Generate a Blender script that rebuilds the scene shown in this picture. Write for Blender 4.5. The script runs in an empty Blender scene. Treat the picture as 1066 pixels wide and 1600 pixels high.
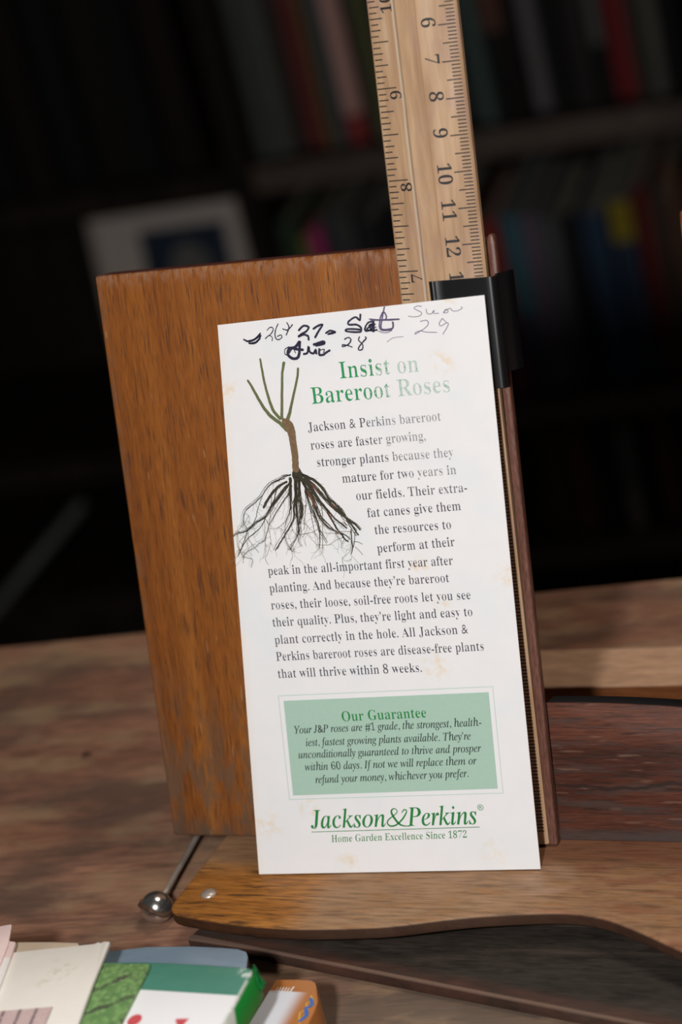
import bpy, bmesh, math, random
from mathutils import Vector, Matrix

random.seed(7)
SC = bpy.context.scene
COL = SC.collection

# ------------------------------------------------------------------ camera, world, flash, exposure
# "stand frame": centimetres, x along the book stand, y away from the reader, z = 0 on its shelf.
DESK_Z = -1.5                                   # desk top in the stand frame
DESK_H = 0.75                                   # desk height in metres
def LW(x, y, z):                                # stand frame (cm) -> world (m)
    return Vector((x * .01, y * .01, DESK_H + (z - DESK_Z) * .01))

YAW, PITCH, ROLL = -0.472, 0.417, -0.244
fwd = Vector((math.sin(YAW) * math.cos(PITCH), math.cos(YAW) * math.cos(PITCH), -math.sin(PITCH)))
rgt = Vector((math.cos(YAW), -math.sin(YAW), 0))
upv = rgt.cross(fwd)
R_ = rgt * math.cos(ROLL) + upv * math.sin(ROLL)
U_ = -rgt * math.sin(ROLL) + upv * math.cos(ROLL)
cd = bpy.data.cameras.new('camera')
cam = bpy.data.objects.new('camera', cd); COL.objects.link(cam)
CAM = LW(37.597, -57.228, 39.4)
m3 = Matrix((R_, U_, -fwd)).transposed()
cam.matrix_world = Matrix.Translation(CAM) @ m3.to_4x4()
cd.sensor_fit = 'VERTICAL'; cd.sensor_height = 22.3; cd.sensor_width = 14.86
cd.lens = 3950 / 1600 * 22.3
cd.clip_start = .02; cd.clip_end = 50
cd.dof.use_dof = True
cd.dof.focus_distance = (LW(8.2, .4, 8) - CAM).dot(fwd)
cd.dof.aperture_fstop = 5.6
SC.camera = cam

w = bpy.data.worlds.new('room_light'); SC.world = w; w.use_nodes = True
w.node_tree.nodes['Background'].inputs[0].default_value = (1, .93, .85, 1)
w.node_tree.nodes['Background'].inputs[1].default_value = .018

def area(name, loc, aim, size, power, color, shape='DISK'):
    l = bpy.data.lights.new(name, 'AREA'); l.shape = shape; l.size = size; l.energy = power; l.color = color
    o = bpy.data.objects.new(name, l); COL.objects.link(o); o.location = loc
    o.rotation_euler = (Vector(aim) - Vector(loc)).to_track_quat('-Z', 'Y').to_euler()
    return o
FL = CAM - R_ * .135 + U_ * .015 - fwd * .01
area('camera_flash', FL, LW(8, 0, 6), .045, 5.0, (1, .985, .965))
fill = area('overhead_fill', (.45, .25, 2.1), (.30, .15, 0), .35, 1.3, (1, .90, .78)); fill.data.spread = math.radians(75)  # unseen overhead fill light, added to lift the shadows on desk and batten

vs = SC.view_settings
SC.display_settings.display_device = 'sRGB'
vs.view_transform = 'Standard'; vs.look = 'None'; vs.gamma = 1; vs.use_curve_mapping = False
vs.exposure = 0.0

# ------------------------------------------------------------------ measured shapes of the brochure print (cm on the page)
PAGE_O= (3.8363, -1.985, 0.0465) ;PAGE_X= (0.99747, 0.07112, -0.00149) ;PAGE_Y= (-0.01936, 0.29167, 0.95632) ;PAGE_N= (0.06845, -0.95387, 0.29231)
PAGE_Q= [(0.0, 0.0), (8.697, -0.0), (9.038, 16.383), (1.014, 16.311)]
TXT={
 'heading':[
  ('Insist on',(4.53, 14.461),(6.896, 14.452)),
  ('Bareroot Roses',(3.587, 13.813),(7.724, 13.808)),
 ],
 'body':[
  ('Jackson & Perkins bareroot',(3.366, 13.032),(7.359, 13.03)),
  ('roses are faster growing,',(3.379, 12.512),(6.842, 12.521)),
  ('stronger plants because they',(3.507, 12.013),(7.603, 11.99)),
  ('mature for two years in',(4.204, 11.493),(7.622, 11.496)),
  ('our fields. Their extra-',(4.564, 10.966),(7.878, 10.972)),
  ('fat canes give them',(4.828, 10.452),(7.629, 10.469)),
  ('the resources to',(4.99, 9.953),(7.273, 9.96)),
  ('perform at their',(4.992, 9.418),(7.323, 9.463)),
  ('peak in the all-important first year after',(1.56, 8.968),(7.199, 8.933)),
  ('planting. And because they’re bareroot',(1.534, 8.458),(7.024, 8.446)),
  ('roses, their loose, soil-free roots let you see',(1.516, 7.955),(7.6, 7.922)),
  ('their quality. Plus, they’re light and easy to',(1.497, 7.448),(7.589, 7.438)),
  ('plant correctly in the hole. All Jackson &',(1.484, 6.926),(7.398, 6.941)),
  ('Perkins bareroot roses are disease-free plants',(1.461, 6.427),(7.799, 6.428)),
  ('that will thrive within 8 weeks.',(1.45, 5.916),(5.88, 5.898)),
 ],
 'gtitle':[
  ('Our Guarantee',(3.263, 4.546),(5.85, 4.563)),
 ],
 'gtext':[
  ('Your J&P roses are #1 grade, the strongest, health-',(1.724, 4.234),(7.46, 4.25)),
  ('iest, fastest growing plants available. They’re',(2.036, 3.847),(7.1, 3.86)),
  ('unconditionally guaranteed to thrive and prosper',(1.755, 3.488),(7.367, 3.494)),
  ('within 60 days. If not we will replace them or',(1.907, 3.116),(7.19, 3.133)),
  ('refund your money, whichever you prefer.',(2.182, 2.725),(6.891, 2.77)),
 ],
 'logo':[
  ('Jackson',(1.854, 1.363),(4.203, 1.362)),
  ('Perkins',(4.863, 1.363),(6.987, 1.374)),
 ],
 'tag':[
  ('Home Garden Excellence Since 1872',(2.435, 0.935),(6.62, 0.978)),
 ],
 'reg':[
  ('®',(7.036, 1.769),(7.223, 1.772)),
 ],
}
PANEL= [(1.514, 5.229), (7.79, 5.216), (7.715, 2.398), (1.419, 2.377)]
BORDER= [(1.373, 5.382), (7.929, 5.372), (7.858, 2.263), (1.291, 2.259)]
ULINE= [(1.859, 1.256), (7.03, 1.282)]
HAND_DARK=[
 [(1.767,15.823,0.0354),(1.943,15.755,0.0354),(2.178,15.837,0.0354),(2.307,15.962,0.0354),(2.1,15.81,0.0354),(1.833,15.765,0.0354),(2.058,15.779,0.0354),(2.316,15.893,0.0354),(2.125,15.721,0.0354),(1.899,15.707,0.0354),(2.083,15.69,0.0354),(2.267,15.811,0.0354)],
 [(2.52,16.028,0.0212),(2.603,16.089,0.0212),(2.677,16.089,0.0212),(2.705,16.028,0.0212),(2.615,15.916,0.0212),(2.473,15.826,0.0212),(2.432,15.796,0.0212),(2.553,15.871,0.0212),(2.638,15.811,0.0212),(2.623,15.709,0.0212)],
 [(2.872,16.167,0.0248),(2.776,16.004,0.0248),(2.734,15.837,0.0248),(2.792,15.728,0.0248),(2.927,15.767,0.0248),(2.92,15.853,0.0248),(2.804,15.813,0.0248)],
 [(3.149,16.175,0.0248),(3.185,16.034,0.0248),(3.084,15.838,0.0248)],
 [(2.999,16.018,0.0248),(3.139,15.97,0.0248),(3.305,16.109,0.0248)],
 [(3.483,15.938,0.0531),(3.644,16.042,0.0531),(3.784,15.995,0.0531),(3.696,15.884,0.0531),(3.539,15.813,0.0531),(3.44,15.754,0.0531),(3.609,15.789,0.0531),(3.731,15.743,0.0531),(3.735,15.64,0.0531)],
 [(3.921,15.931,0.0531),(4.039,15.988,0.0531),(4.207,16.023,0.0531),(4.097,15.88,0.0531),(3.943,15.69,0.0531)],
 [(4.283,15.777,0.046),(4.418,15.833,0.046),(4.572,15.767,0.046),(4.332,15.739,0.046),(4.556,15.786,0.046)],
 [(3.437,15.6,0.0779),(3.309,15.474,0.0779),(3.121,15.44,0.0779),(3.047,15.309,0.0779),(3.122,15.182,0.0779),(3.262,15.135,0.0779),(3.385,15.227,0.0779),(3.455,15.598,0.0779)],
 [(3.266,15.427,0.0708),(3.515,15.37,0.0708)],
 [(3.128,15.491,0.0212),(2.991,15.435,0.0212),(2.972,15.299,0.0212),(3.09,15.22,0.0212)],
 [(3.104,15.321,0.0212),(3.23,15.43,0.0212),(3.286,15.305,0.0212)],
 [(3.535,15.248,0.0566),(3.648,15.272,0.0566),(3.708,15.438,0.0566),(3.725,15.299,0.0566),(3.827,15.238,0.0566),(3.913,15.333,0.0566),(3.917,15.23,0.0566)],
 [(4.023,15.34,0.0566),(4.002,15.188,0.0566),(4.11,15.178,0.0566),(4.228,15.236,0.0566),(4.324,15.279,0.0566)],
 [(4.018,15.307,0.0212),(4.167,15.327,0.0212),(4.135,15.228,0.0212)],
 [(3.878,15.484,0.0708),(4.16,15.54,0.0708),(4.171,15.491,0.0708),(3.949,15.463,0.0708)],
 [(5.374,16.195,0.0483),(5.335,16.039,0.0483),(5.216,16.139,0.0483),(4.994,16.036,0.0483),(5.001,15.946,0.0483),(5.225,15.925,0.0483),(5.344,15.825,0.0483),(5.291,15.712,0.0483),(4.901,15.77,0.0483),(4.947,15.827,0.0483),(5.301,15.783,0.0483)],
 [(5.721,15.967,0.0446),(5.568,15.946,0.0446),(5.454,15.797,0.0446),(5.481,15.723,0.0446),(5.656,15.76,0.0446),(5.737,15.947,0.0446),(5.702,15.684,0.0446),(5.593,15.855,0.0446),(5.691,15.881,0.0446),(5.505,15.756,0.0446),(5.744,15.716,0.0446),(5.802,15.728,0.0446)],
 [(5.274,15.582,0.0297),(5.222,15.48,0.0297),(5.32,15.364,0.0297),(5.302,15.223,0.0297),(5.187,15.215,0.0297),(5.239,15.318,0.0297),(5.453,15.512,0.0297),(5.44,15.556,0.0297)],
 [(4.815,15.553,0.0297),(4.934,15.589,0.0297),(5.0,15.518,0.0297),(4.909,15.402,0.0297),(4.73,15.347,0.0297),(4.737,15.4,0.0297),(4.885,15.368,0.0297),(5.01,15.31,0.0297)],
]
HAND_PALE=[
 [(6.108,16.337,0.0446),(6.015,16.063,0.0446),(5.937,15.751,0.0446),(6.175,15.711,0.0446),(6.293,15.753,0.0446),(6.295,15.912,0.0446),(6.25,15.704,0.0446),(5.914,15.718,0.0446),(5.932,16.0,0.0446),(6.052,16.201,0.0446),(6.131,16.087,0.0446),(6.099,15.984,0.0446)],
 [(5.619,16.047,0.0335),(5.951,15.998,0.0335),(6.508,15.962,0.0335),(6.208,15.956,0.0335),(5.651,16.009,0.0335)],
 [(5.835,15.69,0.0223),(6.051,15.616,0.0223),(6.245,15.669,0.0223)],
 [(5.644,15.956,0.0335),(5.758,15.963,0.0335),(5.635,15.886,0.0335),(5.786,15.89,0.0335),(5.642,15.797,0.0335),(5.793,15.8,0.0335)],
 [(7.195,16.249,0.0186),(7.069,16.272,0.0186),(6.969,16.218,0.0186),(7.054,16.157,0.0186),(7.173,16.075,0.0186),(7.107,15.993,0.0186),(6.92,15.983,0.0186),(6.776,16.018,0.0186)],
 [(7.315,16.167,0.0186),(7.336,16.042,0.0186),(7.443,16.014,0.0186),(7.548,16.109,0.0186),(7.518,16.024,0.0186),(7.664,16.01,0.0186)],
 [(7.81,15.996,0.0186),(7.878,16.095,0.0186),(7.946,16.053,0.0186),(7.903,16.005,0.0186),(7.814,16.031,0.0186),(8.009,16.117,0.0186),(8.073,16.041,0.0186),(8.218,16.027,0.0186),(8.354,16.084,0.0186),(8.341,16.127,0.0186)],
 [(7.105,15.835,0.0204),(7.275,15.854,0.0204),(7.339,15.777,0.0204),(7.25,15.662,0.0204),(7.051,15.558,0.0204),(6.914,15.5,0.0204),(6.939,15.55,0.0204),(7.09,15.572,0.0204),(7.269,15.519,0.0204),(7.543,15.494,0.0204)],
 [(7.756,15.861,0.0204),(7.647,15.73,0.0204),(7.693,15.656,0.0204),(7.868,15.727,0.0204),(7.896,15.654,0.0204),(7.719,15.424,0.0204)],
 [(7.756,15.861,0.0186),(7.868,15.727,0.0186)],
 [(6.054,15.356,0.0149),(6.254,15.455,0.0149),(6.555,15.463,0.0149)],
]
CANES=[
 [(1.728,14.649,0.0637),(1.861,14.365,0.0796),(2.052,13.932,0.0903),(2.28,13.574,0.1062),(2.529,13.358,0.1062),(2.722,13.147,0.1327)],
 [(2.189,15.219,0.0584),(2.206,14.828,0.069),(2.251,14.357,0.0743),(2.364,13.775,0.0903),(2.559,13.473,0.0903)],
 [(2.898,15.051,0.0903),(2.81,14.775,0.0743),(2.711,14.162,0.0796),(2.617,13.494,0.0903)],
 [(3.302,14.855,0.069),(3.24,14.582,0.069),(3.046,14.081,0.0743),(2.91,13.704,0.0903),(2.772,13.403,0.1168)],
]
TRUNK=[
 [(2.675,13.411,0.1593),(2.771,13.299,0.2655),(2.842,13.112,0.2549),(2.861,12.85,0.2124),(2.87,12.51,0.2071),(2.854,12.198,0.1965),(2.839,11.99,0.2124)],
]
ROOTS=[
 [(2.843,12.107,0.2018),(2.856,11.96,0.2974),(2.861,11.834,0.4036),(2.869,11.728,0.3611)],
 [(2.65,11.839,0.0637),(2.468,11.81,0.0425),(2.231,11.712,0.0382),(2.042,11.642,0.0425),(1.837,11.468,0.0382),(1.702,11.309,0.034),(1.475,11.135,0.0297),(1.253,11.002,0.034),(1.097,10.865,0.0255),(1.02,10.637,0.0255),(1.032,10.487,0.0255),(1.115,10.354,0.0297)],
 [(2.461,11.758,0.0425),(2.228,11.692,0.0297),(2.067,11.661,0.0255)],
 [(1.7,11.288,0.0255),(1.578,11.064,0.0212),(1.481,10.859,0.0255),(1.407,10.653,0.0255),(1.268,10.471,0.0297),(1.112,10.333,0.034),(0.986,10.086,0.0297),(0.835,9.819,0.0297),(0.714,9.614,0.034)],
 [(2.513,11.65,0.085),(2.252,11.543,0.0722),(2.051,11.389,0.0765),(1.841,11.172,0.0722),(1.687,10.961,0.0552)],
 [(2.62,11.621,0.085),(2.417,11.447,0.0765),(2.158,11.192,0.0807),(2.001,11.034,0.0807),(1.863,10.854,0.0637),(1.681,10.676,0.0552),(1.389,10.527,0.051),(1.211,10.39,0.0467),(0.946,10.281,0.0467),(0.785,10.27,0.0382),(0.648,10.183,0.0297)],
 [(1.728,10.694,0.0382),(1.61,10.491,0.0297),(1.452,10.332,0.0297),(1.277,10.216,0.0382),(1.102,10.1,0.0297),(0.917,9.921,0.0297),(0.8,9.736,0.0212)],
 [(2.65,11.514,0.051),(2.48,11.253,0.0425),(2.324,11.096,0.034),(2.055,10.777,0.0297),(1.836,10.497,0.0212),(1.748,10.354,0.017),(1.652,10.149,0.017),(1.586,10.005,0.0212),(1.392,9.911,0.017),(1.24,9.794,0.017),(1.048,9.721,0.017),(0.869,9.583,0.017),(0.973,9.512,0.0149),(1.124,9.46,0.017),(1.046,9.23,0.0127)],
 [(1.759,10.354,0.017),(1.78,10.098,0.0127),(1.767,9.929,0.0127),(1.616,9.578,0.0127),(1.537,9.498,0.0149),(1.553,9.37,0.0149),(1.609,9.281,0.0127)],
 [(2.689,11.154,0.0765),(2.633,10.906,0.0722),(2.606,10.634,0.0552),(2.475,10.411,0.051),(2.284,10.171,0.0425),(2.068,9.91,0.0425),(1.904,9.698,0.0425)],
 [(2.635,11.725,0.1274),(2.577,11.309,0.085),(2.534,10.997,0.0637),(2.482,10.79,0.0425),(2.328,10.485,0.0212),(2.24,10.174,0.017),(2.249,9.919,0.017),(2.315,9.746,0.017),(2.45,9.589,0.017)],
 [(2.421,10.668,0.017),(2.284,10.488,0.0149),(2.085,10.353,0.0149),(1.922,10.311,0.0127),(1.791,10.341,0.0127)],
 [(2.789,11.713,0.1274),(2.717,11.194,0.0722),(2.693,10.776,0.0552),(2.694,10.46,0.0425),(2.698,10.249,0.0467),(2.645,10.105,0.0382),(2.516,9.902,0.0255),(2.352,9.691,0.0297),(2.284,9.684,0.017)],
 [(2.899,11.705,0.0977),(2.849,11.185,0.051),(2.836,10.766,0.0552),(2.755,10.498,0.0467),(2.645,10.105,0.0297),(2.649,9.893,0.0212),(2.696,9.753,0.017)],
 [(1.112,10.333,0.0212),(1.099,10.079,0.017),(1.187,9.903,0.017),(1.356,9.658,0.017)],
 [(1.782,10.437,0.017),(1.697,10.633,0.017)],
 [(1.069,10.824,0.0149),(1.195,10.752,0.0127),(1.193,10.582,0.0127),(1.085,10.462,0.0127)],
 [(1.123,10.248,0.0127),(0.82,10.033,0.0127),(0.757,9.91,0.0127),(0.781,9.759,0.017)],
 [(0.757,10.229,0.0149),(0.727,10.018,0.0149),(0.741,9.804,0.0149),(0.844,9.563,0.0127),(0.828,9.372,0.0106)],
 [(2.497,10.41,0.017),(2.496,10.241,0.0149),(2.6,10.023,0.017),(2.37,9.816,0.017)],
 [(1.986,11.246,0.0212),(1.909,10.935,0.017),(1.813,10.498,0.0149)],
 [(2.174,11.464,0.0425),(2.069,11.198,0.034),(2.001,11.034,0.0297)],
 [(1.663,10.551,0.0127),(1.594,9.898,0.0127),(1.56,9.582,0.0106)],
 [(1.174,10.605,0.0106),(0.925,10.452,0.0106),(0.718,10.274,0.0106)],
 [(2.937,11.849,0.1487),(3.187,11.726,0.1062),(3.37,11.608,0.0892),(3.561,11.385,0.0807),(3.721,11.102,0.0722),(3.912,10.879,0.0722),(4.064,10.702,0.085),(4.167,10.486,0.0765),(4.306,10.372,0.0765),(4.444,10.258,0.068),(4.557,10.115,0.0637)],
 [(4.167,10.486,0.0722),(4.297,10.31,0.068),(4.384,10.137,0.0637),(4.481,9.963,0.0552)],
 [(3.046,11.673,0.1274),(3.27,11.364,0.1189),(3.444,11.017,0.1062),(3.575,10.84,0.0807),(3.706,10.664,0.0637),(3.856,10.465,0.0552),(4.014,10.329,0.0595),(4.15,10.194,0.051)],
 [(3.613,10.796,0.0722),(3.692,10.56,0.051),(3.795,10.343,0.0552),(3.879,10.149,0.0552),(3.994,10.016,0.051),(4.042,9.887,0.0467),(4.142,9.807,0.0552)],
 [(3.977,10.059,0.0382),(4.119,9.966,0.0425),(4.216,9.865,0.034)],
 [(2.983,11.699,0.1274),(3.111,11.334,0.1062),(3.23,11.074,0.0935),(3.303,10.796,0.0977),(3.363,10.582,0.0637),(3.469,10.386,0.0552),(3.644,10.207,0.0552),(3.77,10.156,0.0425),(3.878,10.055,0.051)],
 [(3.388,10.602,0.0467),(3.522,10.446,0.0467),(3.655,10.29,0.0382),(3.768,10.146,0.0425)],
 [(3.045,11.339,0.0552),(3.104,11.125,0.0552),(3.158,10.869,0.0467),(3.234,10.612,0.0467),(3.31,10.355,0.0425),(3.331,10.186,0.0425),(3.421,10.033,0.0297),(3.513,9.816,0.0212)],
 [(3.208,10.908,0.0382),(3.245,10.695,0.0297),(3.304,10.398,0.034),(3.32,10.102,0.0382),(3.249,9.665,0.0255)],
 [(3.439,10.975,0.0212),(3.476,10.763,0.0212),(3.436,10.389,0.017),(3.345,9.638,0.0212)],
 [(3.111,10.852,0.0255),(3.142,10.429,0.0191),(3.168,10.133,0.0191),(3.247,9.981,0.017)],
 [(2.898,11.726,0.1274),(2.846,11.185,0.0637),(2.872,10.889,0.0637),(2.809,10.599,0.051),(2.723,10.458,0.0382)],
 [(3.137,11.688,0.1274),(3.516,11.221,0.085),(3.742,10.933,0.0977),(3.936,10.731,0.1062),(4.132,10.551,0.085)],
 [(4.283,10.122,0.0467),(4.266,9.83,0.0425),(4.26,9.621,0.0425),(4.19,9.426,0.0297)],
 [(4.397,10.073,0.0212),(4.337,9.784,0.0255),(4.271,9.621,0.0297)],
 [(4.337,9.784,0.0255),(4.465,9.755,0.0212),(4.576,9.685,0.017)],
 [(4.339,9.637,0.017),(4.434,9.526,0.017),(4.547,9.383,0.0149)],
 [(4.192,9.521,0.0127),(3.899,9.312,0.0106)],
 [(2.673,10.092,0.017),(2.876,10.111,0.017),(3.102,10.138,0.017),(3.269,10.221,0.017),(3.392,10.308,0.0127)],
 [(4.001,9.911,0.017),(3.821,9.88,0.0149),(3.582,9.749,0.0149),(3.359,9.742,0.0149),(3.186,9.774,0.0127),(3.032,9.953,0.0127),(2.879,10.131,0.0106)],
 [(3.408,10.097,0.0106),(3.8,10.05,0.017)],
 [(3.807,10.102,0.017),(4.267,10.082,0.017)],
 [(2.81,11.733,0.1062),(2.757,11.191,0.0637),(2.722,10.774,0.0467),(2.692,10.397,0.034),(2.669,10.145,0.034)],
 [(4.216,9.372,0.0085),(4.383,9.142,0.0085)],
 [(3.029,11.382,0.0297),(3.015,10.963,0.0212),(2.914,10.55,0.017),(2.846,10.218,0.0127)],
 [(2.875,10.427,0.0127),(2.974,10.336,0.0127),(3.028,10.248,0.0106)],
]
ROOT_RED=[
 [(3.111,11.334,0.0552),(3.211,11.096,0.0637),(3.274,10.903,0.051)],
 [(3.271,11.531,0.051),(3.434,11.269,0.0425)],
 [(3.662,10.667,0.034),(3.73,10.515,0.034)],
 [(4.107,10.364,0.034),(4.169,10.255,0.0297)],
 [(3.783,10.909,0.0382),(3.879,10.798,0.034)],
 [(3.827,10.09,0.0297),(3.867,10.056,0.0297)],
]
AMP=[
 [(4.735,1.775,0.0257),(4.815,1.856,0.0359),(4.886,1.828,0.0308),(4.84,1.72,0.0411),(4.707,1.557,0.0462),(4.51,1.405,0.0462),(4.335,1.378,0.0462),(4.25,1.464,0.0411),(4.295,1.567,0.0359),(4.455,1.678,0.0308),(4.574,1.769,0.0257),(4.589,1.842,0.0257),(4.521,1.896,0.0308),(4.429,1.851,0.0462),(4.421,1.747,0.0616),(4.497,1.588,0.0667),(4.601,1.445,0.0616),(4.721,1.379,0.0411),(4.922,1.359,0.0205)],
]
STAINS= [(7.576, 14.669, 0.3), (0.982, 14.426, 0.35), (7.973, 16.328, 0.2), (6.174, 8.891, 0.3), (6.292, 6.058, 0.35), (1.809, 1.996, 0.3), (0.517, 1.483, 0.35), (2.882, 0.261, 0.3), (7.334, 0.557, 0.35), (8.724, 8.515, 0.3), (6.706, 7.804, 0.2)]

# ------------------------------------------------------------------ helpers
def tag(o, label=None, cat=None, group=None, kind=None):
    if label: o['label'] = label
    if cat: o['category'] = cat
    if group: o['group'] = group
    if kind: o['kind'] = kind
    return o

def empty(name, mat=None, label=None, cat=None, group=None):
    o = bpy.data.objects.new(name, None); COL.objects.link(o); o.empty_display_size = .02
    if mat is not None: o.matrix_world = mat
    return tag(o, label, cat, group)

def link(name, bm, mats, parent=None, mat=None, smooth=False, angle=None):
    me = bpy.data.meshes.new(name); bm.normal_update(); bm.to_mesh(me); bm.free()
    for m in (mats if isinstance(mats, (list, tuple)) else [mats]): me.materials.append(m)
    if smooth:
        for p in me.polygons: p.use_smooth = True
        if angle: me.set_sharp_from_angle(angle=math.radians(angle))
    o = bpy.data.objects.new(name, me); COL.objects.link(o)
    if parent is not None: o.parent = parent
    if mat is not None: o.matrix_local = mat
    return o

def bev(bm, r, seg=2, edges=None):
    if r <= 0: return bm
    e = edges if edges is not None else [x for x in bm.edges if len(x.link_faces) == 2 and x.calc_face_angle(0) > .5]
    bmesh.ops.bevel(bm, geom=e, offset=r, segments=seg, profile=.5, affect='EDGES', clamp_overlap=True)
    return bm

def prism(pts, z0, z1, r=0, s=.01, seg=2, top=None):
    """outline pts (cm) extruded from z0 to z1 (cm); top = other outline for the upper face"""
    bm = bmesh.new()
    a = [bm.verts.new((p[0] * s, p[1] * s, z0 * s)) for p in pts]
    b = [bm.verts.new((p[0] * s, p[1] * s, z1 * s)) for p in (top or pts)]
    n = len(a)
    bm.faces.new(b); bm.faces.new(a[::-1])
    for i in range(n): bm.faces.new((a[i], a[(i + 1) % n], b[(i + 1) % n], b[i]))
    bmesh.ops.recalc_face_normals(bm, faces=bm.faces)
    return bev(bm, r * s, seg)

def box(x0, x1, y0, y1, z0, z1, r=0, s=.01, seg=2):
    return prism([(x0, y0), (x1, y0), (x1, y1), (x0, y1)], z0, z1, r, s, seg)

def merge(bm, other):
    me = bpy.data.meshes.new('tmp'); other.to_mesh(me); other.free(); bm.from_mesh(me); bpy.data.meshes.remove(me)
    return bm

def tube(pts, rad, s=.01, n=12):
    bm = bmesh.new(); rings = []
    P = [Vector(p) * s for p in pts]
    for i, p in enumerate(P):
        t = (P[min(i + 1, len(P) - 1)] - P[max(i - 1, 0)]).normalized()
        a = t.orthogonal().normalized(); b = t.cross(a)
        r = (rad[i] if isinstance(rad, (list, tuple)) else rad) * s
        rings.append([bm.verts.new(p + (a * math.cos(k * 2 * math.pi / n) + b * math.sin(k * 2 * math.pi / n)) * r) for k in range(n)])
    for u, v in zip(rings, rings[1:]):
        for k in range(n): bm.faces.new((u[k], u[(k + 1) % n], v[(k + 1) % n], v[k]))
    bm.faces.new(rings[0][::-1]); bm.faces.new(rings[-1])
    bmesh.ops.recalc_face_normals(bm, faces=bm.faces)
    return bm

def lathe(prof, s=.01, n=32):
    bm = bmesh.new(); rings = []
    for r, z in prof:
        rings.append([bm.verts.new((r * s * math.cos(k * 2 * math.pi / n), r * s * math.sin(k * 2 * math.pi / n), z * s)) for k in range(n)])
    for u, v in zip(rings, rings[1:]):
        for k in range(n): bm.faces.new((u[k], u[(k + 1) % n], v[(k + 1) % n], v[k]))
    bm.faces.new(rings[0][::-1]); bm.faces.new(rings[-1])
    bmesh.ops.recalc_face_normals(bm, faces=bm.faces)
    return bm

def smooth_path(pts, sub=5):
    """Catmull-Rom through tuples of any length"""
    out = []
    n = len(pts)
    for i in range(n - 1):
        p0, p1, p2, p3 = pts[max(i - 1, 0)], pts[i], pts[i + 1], pts[min(i + 2, n - 1)]
        for k in range(sub):
            t = k / sub
            out.append(tuple(.5 * (2 * b + (c - a) * t + (2 * a - 5 * b + 4 * c - d) * t * t + (3 * b - a - 3 * c + d) * t ** 3)
                             for a, b, c, d in zip(p0, p1, p2, p3)))
    out.append(tuple(pts[-1]))
    return out

def ribbons(strokes, z, s=.01, sub=5, cap=True, jit=0):
    """flat pen strokes [(x, y, width) ...] lying at height z (cm)"""
    bm = bmesh.new(); k = 0
    for st in strokes:
        p = smooth_path([t[:3] for t in st], sub)
        if jit: p = [(x + random.uniform(-jit, jit), y + random.uniform(-jit, jit), w_) for x, y, w_ in p]
        zz = z + (k % 7) * .0004; k += 1
        prev = None
        for i, (x, y, w_) in enumerate(p):
            a = p[max(i - 1, 0)]; b = p[min(i + 1, len(p) - 1)]
            d = Vector((b[0] - a[0], b[1] - a[1])); d = d.normalized() if d.length > 1e-9 else Vector((1, 0))
            nx, ny = -d.y * w_ / 2, d.x * w_ / 2
            cur = (bm.verts.new(((x + nx) * s, (y + ny) * s, zz * s)), bm.verts.new(((x - nx) * s, (y - ny) * s, zz * s)))
            if prev: bm.faces.new((prev[0], prev[1], cur[1], cur[0]))
            prev = cur
        if cap:
            for (x, y, w_) in (p[0], p[-1]):
                vsx = [bm.verts.new(((x + math.cos(q) * w_ / 2) * s, (y + math.sin(q) * w_ / 2) * s, (zz + .0002) * s)) for q in [j * math.pi / 4 for j in range(8)]]
                bm.faces.new(vsx)
    for f in bm.faces:
        f.normal_update()
        if f.normal.z < 0: f.normal_flip()
    return bm

# ------------------------------------------------------------------ lettering: serif glyphs of Blender's built-in font
def glyphs(t, style):
    o = ''
    for c in t:
        if style == 'sans': o += c
        elif style == 'bold':
            if 'A' <= c <= 'Z': o += chr(0x1D400 + ord(c) - 65)
            elif 'a' <= c <= 'z': o += chr(0x1D41A + ord(c) - 97)
            elif '0' <= c <= '9': o += chr(0x1D7CE + ord(c) - 48)
            else: o += c
        else:
            if c == 'h': o += '\u210e'
            elif 'A' <= c <= 'Z': o += chr(0x1D434 + ord(c) - 65)
            elif 'a' <= c <= 'z': o += chr(0x1D44E + ord(c) - 97)
            elif '0' <= c <= '9': o += chr(0x1D7CE + ord(c) - 48)
            else: o += c
    return o

def text_width(t, style):
    cu = bpy.data.curves.new('tmp', 'FONT'); cu.body = glyphs(t, style); cu.size = 1
    ob = bpy.data.objects.new('tmp', cu); COL.objects.link(ob); bpy.context.view_layer.update()
    x = max(v[0] for v in ob.bound_box)
    bpy.data.objects.remove(ob); bpy.data.curves.remove(cu)
    return x

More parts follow.
